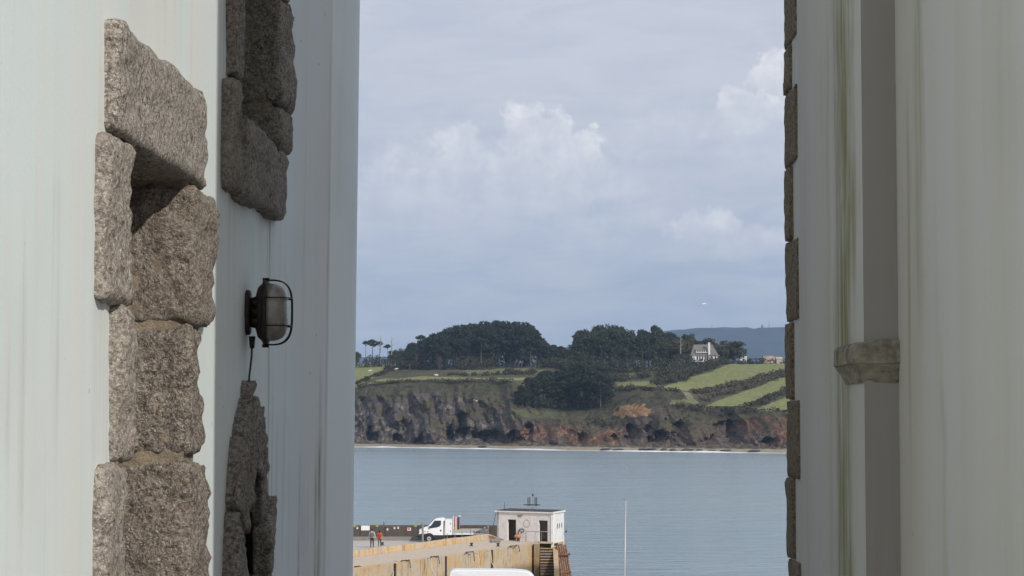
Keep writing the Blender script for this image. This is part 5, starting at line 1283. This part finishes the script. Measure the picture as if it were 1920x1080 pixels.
mb = MB(); mb.box(tx(860), tx(863), y0_ + .35, y0_ + .6, tz(969), tz(966.5)); mb.build('lamp_head', M['board_white'], BC)
for px in (867, 880.5):
    pass
mb = MB(); mb.box(tx(851.6), tx(856.5), y0_ - .015, y0_ + .02, tz(992.2), tz(988.5)); mb.build('yellow_plate', M['yellow'], TR)
def wheel(px, yy, parent):
    c = Vector((tx(px), yy, G + .36)); mb = MB(); mb.disc(c, .36, (0, 1, 0), .24, 22); w_ = mb.build('wheel', M['tyre'], parent, True); bevel(w_, .05, 2)
    sgn = -1 if yy < TD + 1 else 1
    mb = MB(); mb.disc(c + Vector((0, sgn * .115, 0)), .21, (0, 1, 0), .03, 18); mb.build('rim', M['alu'], w_)
    mb = MB(); mb.disc(c + Vector((0, sgn * .135, 0)), .07, (0, 1, 0), .03, 12); mb.build('hub', M['dark_steel'], w_)
for px in (804.5, 888):
    for yy in (y0_ + .10, y1_ - .12): wheel(px, yy, TR)
mb = MB(); mb.tube([(tx(804.5) + .47 * math.cos(w), y0_ + .005, G + .38 + .47 * math.sin(w)) for w in [math.pi * k / 12 for k in range(13)]], .07, 6); mb.build('wheel_arch', M['plastic'], TR, True)

# ================================================================== white van on the near quay
VD = 142.0
def vx(px): return at_depth(px, 1000, VD).x
def vz(y): return at_depth(920, y, VD).z
VN = thing('panel_van', (vx(920), VD + 1, 3.1), 'white panel van with smooth rounded roof parked on the near quay', 'van')
zt_ = vz(1068.8); g0 = 3.1; xa, xb_ = vx(842.5), vx(998.5)
prof = [(xa, g0 + .35), (xa - .0, zt_ - .32), (xa + .05, zt_ - .14), (xa + .16, zt_ - .04), (xa + .4, zt_), (xb_ - 1.4, zt_ - .02), (xb_ - .75, zt_ - .06), (xb_ - .4, zt_ - .11), (xb_ - .12, zt_ - .22), (xb_ + .05, zt_ - .4), (xb_ + .75, g0 + 1.2), (xb_ + 1.35, g0 + .95), (xb_ + 1.5, g0 + .55), (xb_ + 1.5, g0 + .35)]
y0_, y1_ = VD, VD + 2.0
bd = bevel(fixn(soft_extrude(prof, y0_, y1_, .14).build('body', M['van_white'], VN)), .10, 4, 25)
mb = MB(); mb.add([(xb_ + .02, y0_ + .2, zt_ - .48), (xb_ + .02, y1_ - .2, zt_ - .48), (xb_ + .74, y1_ - .1, g0 + 1.27), (xb_ + .74, y0_ + .1, g0 + 1.27)], [(0, 1, 2, 3)]); w_ = mb.build('windscreen', M['glass_dark'], VN); w_.location.x += .05
mb = MB(); mb.box(xb_ - .95, xb_ - .1, y0_ + .02, y0_ + .2, g0 + 1.3, g0 + 1.85); mb.build('side_window', M['glass_dark'], VN)
mb = MB(); mb.box(xa - .02, xb_ + 1.5, y0_ - .02, y1_ + .02, g0 + .3, g0 + .55); bevel(mb.build('sill', M['plastic'], VN), .05)
for yy in (y0_ + .1, y1_ - .4): mb = MB(); mb.box(xb_ + 1.3, xb_ + 1.52, yy, yy + .3, g0 + .65, g0 + .85); mb.build('headlight', M['lens'], VN)
for x_ in (xa + 1.0, xb_ + .75):
    for yy in (y0_ + .1, y1_ - .1):
        mb = MB(); c = Vector((x_, yy, g0 + .34)); mb.disc(c, .34, (0, 1, 0), .24, 20); w_ = mb.build('wheel', M['tyre'], VN, True)
        mb = MB(); mb.disc(c + Vector((0, -.12 if yy < VD + 1 else .12, 0)), .2, (0, 1, 0), .03, 14); mb.build('rim', M['alu'], w_)
# ================================================================== sailing boat, only its mast reaches into view
M['hull'] = plain('hull_white', (.78, .78, .76), .3, var=.04); M['mast'] = plain('mast_alloy', (.50, .50, .50), .4, .2, var=.05)
BD = 150.0; bx = at_depth(1170.5, 1080, BD).x; BT = thing('sailing_boat', (bx, BD, 0), 'moored sailing boat with a bare pale mast off the pier', 'boat')
st = [(-3.6, 1.0, .8), (-2, 1.25, .8), (0, 1.35, .82), (2, 1.0, .92), (3.4, .4, 1.05), (4.1, .04, 1.15)]; mb = MB()
for (x_, w, f) in st: mb.v += [(bx + x_, BD - w, f), (bx + x_, BD - w * .8, .1), (bx + x_, BD, -.45 * (w > .1)), (bx + x_, BD + w * .8, .1), (bx + x_, BD + w, f)]
for i in range(5):
    for k in range(4): mb.f.append((i * 5 + k, i * 5 + k + 1, (i + 1) * 5 + k + 1, (i + 1) * 5 + k))
mb.f.append((0, 1, 2, 3, 4)); fixn(mb.build('hull', M['hull'], BT, True))
mb = MB(); n_ = len(st); mb.v = [(bx + s_[0], BD - s_[1] * .98, s_[2]) for s_ in st] + [(bx + s_[0], BD + s_[1] * .98, s_[2]) for s_ in st]; mb.f = [(i, i + 1, n_ + i + 1, n_ + i) for i in range(n_ - 1)]; mb.build('deck', M['bed_cream'], BT)
mb = MB(); mb.prism([(bx - 1.4, BD - .8), (bx + 1.6, BD - .55), (bx + 1.6, BD + .55), (bx - 1.4, BD + .8)], .8, 1.3); bevel(mb.build('cabin', M['hull'], BT), .08)
for yy in (-.74, .71): mb = MB(); mb.box(bx - .9, bx + .3, BD + yy, BD + yy + .03, 1.0, 1.18); mb.build('cabin_window', M['glass_dark'], BT)
mt = at_depth(1173.5, 938, BD); mb = MB(); mb.tube([(bx, BD, 1.2), (bx + .02, BD, 4.5), mt], [.055, .05, .035], 10); mb.build('mast', M['mast'], BT, True)
mb = MB(); mb.tube([mt, mt + Vector((-.18, 0, .05))], .02, 5); mb.build('wind_vane', M['dark_steel'], BT)
mb = MB(); mb.tube([(bx, BD, 2.0), (bx - 3, BD, 2.1)], .05, 8); mb.build('boom', M['mast'], BT)

# ================================================================== the two walkers
M['skin'] = plain('skin', (.42, .25, .18), .6); M['hair'] = plain('dark_hair', (.02, .015, .012), .7); M['cream_cloth'] = plain('cream_shirt', (.60, .56, .50), .9, var=.1)
M['black_cloth'] = plain('black_trousers', (.018, .018, .022), .9); M['orange_cloth'] = plain('orange_shirt', (.55, .22, .07), .9, var=.1); M['olive'] = plain('olive_shorts', (.10, .09, .06), .9)
M['grey_bag'] = plain('grey_mauve_bag', (.16, .13, .15), .85, var=.15); M['red_bag'] = plain('red_bag', (.55, .03, .03), .8, var=.1); M['shoe'] = plain('shoe', (.02, .02, .02), .7)
def person(px, y, H, label, top, legs, stride, bag, bag_label, shorts=None, sway=0):
    q = at_height(px, y, DZ); o = thing('person', q, label, 'person'); s_ = H / 1.75
    Vv = [(0, 0, .96), (0, .0, 1.12), (0, .01, 1.30), (0, .0, 1.44), (0, .01, 1.52), (0, -.01, 1.60), (0, .0, 1.70)]
    Rr = [(.155, .11), (.145, .10), (.175, .115), (.13, .09), (.055, .055), (.082, .095), (.078, .088)]; E = [(k, k + 1) for k in range(6)]
    for sg in (-1, 1):
        n0 = len(Vv); st_ = stride * sg
        Vv += [(sg * .095, 0, .86), (sg * .10, st_ * .14 + .02, .48), (sg * .10, st_ * .26, .09), (sg * .105, st_ * .26 + .13, .045)]; Rr += [.092, .062, .042, (.042, .035)]; E += [(0, n0), (n0, n0 + 1), (n0 + 1, n0 + 2), (n0 + 2, n0 + 3)]
        n0 = len(Vv); sw = -st_ * .16
        Vv += [(sg * .19, 0, 1.42), (sg * (.25 + sway), sw * .4, 1.15), (sg * (.26 + sway), sw + .06, .90), (sg * (.255 + sway), sw + .09, .80)]; Rr += [.062, .046, .034, (.03, .045)]; E += [(3, n0), (n0, n0 + 1), (n0 + 1, n0 + 2), (n0 + 2, n0 + 3)]
    Vv = [tuple(c * s_ for c in v) for v in Vv]; Rr = [tuple(c * s_ for c in r_) if isinstance(r_, tuple) else r_ * s_ for r_ in Rr]
    ob = skinned('body', Vv, E, Rr, 2, o)
    for mt_ in ('skin', top, legs, 'shoe'): ob.data.materials.append(M[mt_])
    for f in ob.data.polygons:
        c = f.center / s_; arm = abs(c.x) > .185 and c.z < 1.40
        if c.z > 1.49: i = 0
        elif arm and c.z < (.95 if top == 'cream_cloth' else 1.16): i = 0
        elif c.z > .93 or arm: i = 1
        elif c.z < .085: i = 3
        else: i = 2 if not (shorts and c.z < .12) else 0
        f.material_index = i
    mb = MB(); mb.ball(q + Vector((0, -.018, 1.665)) * s_, (.093 * s_, .105 * s_, .095 * s_), 12, 8)
    if bag == 'red_bag': mb.ball(q + Vector((0, -.07, 1.54)) * s_, (.05 * s_, .05 * s_, .11 * s_), 8, 6)
    mb.v = [v if v[1] < q.y + .05 * s_ or v[2] > q.z + 1.68 * s_ else (v[0], q.y + .05 * s_, v[2]) for v in mb.v]
    h_ = make('hair', mb.v, mb.f, M['hair'], o, True)
    b0 = q + Vector((0, -.18, 1.0)) * s_; bg_ = thing('backpack', b0, bag_label, 'backpack')
    mb = MB(); mb.box(b0.x - .15 * s_, b0.x + .15 * s_, b0.y - .09 * s_, b0.y + .08 * s_, b0.z - .02, b0.z + .44 * s_); bevel(mb.build('sack', M[bag], bg_), .06, 3)
    mb = MB(); mb.box(b0.x - .10 * s_, b0.x + .10 * s_, b0.y - .13 * s_, b0.y - .08 * s_, b0.z + .02, b0.z + .2 * s_); bevel(mb.build('pocket', M[bag], bg_), .025, 2)
    for sg in (-1, 1): mb = MB(); mb.tube([b0 + Vector((sg * .11, .06, .42)) * s_, b0 + Vector((sg * .12, .16, .50)) * s_, b0 + Vector((sg * .12, .31, .40)) * s_, b0 + Vector((sg * .13, .30, .15)) * s_, b0 + Vector((sg * .12, .07, .05)) * s_], .018 * s_, 6); mb.build('strap', M['black_cloth'], bg_, True)
person(697.5, 1027.5, 1.80, 'person in cream long-sleeved shirt and black trousers walking away along the pier', 'cream_cloth', 'black_cloth', .55, 'grey_bag', 'grey mauve backpack on the walker in the cream shirt', sway=.02)
person(711.8, 1026.5, 1.60, 'person with dark hair in orange top walking away along the pier', 'orange_cloth', 'olive', .9, 'red_bag', 'bright red backpack on the walker in the orange top', sway=.03)

# ================================================================== the air over the bay
mb = MB(); mb.box(-6600, 6600, -40, 8400, -4, 420); hz = mb.build('haze', M['wire']); hz.data.materials.clear()
hm = bpy.data.materials.new('haze_air'); hm.use_nodes = True; hg = NG(hm.node_tree); hg.n.clear()
pv = hg.node('ShaderNodeVolumePrincipled'); pv.inputs['Color'].default_value = (.50, .70, 1.0, 1); pv.inputs['Density'].default_value = 7.0e-5; pv.inputs['Anisotropy'].default_value = 0.0
oo = hg.node('ShaderNodeOutputMaterial'); hg.l.new(pv.outputs[0], oo.inputs['Volume']); hz.data.materials.append(hm)
tag(hz, 'faint blue haze over the bay fading the distant ridge', 'haze', kind='stuff')
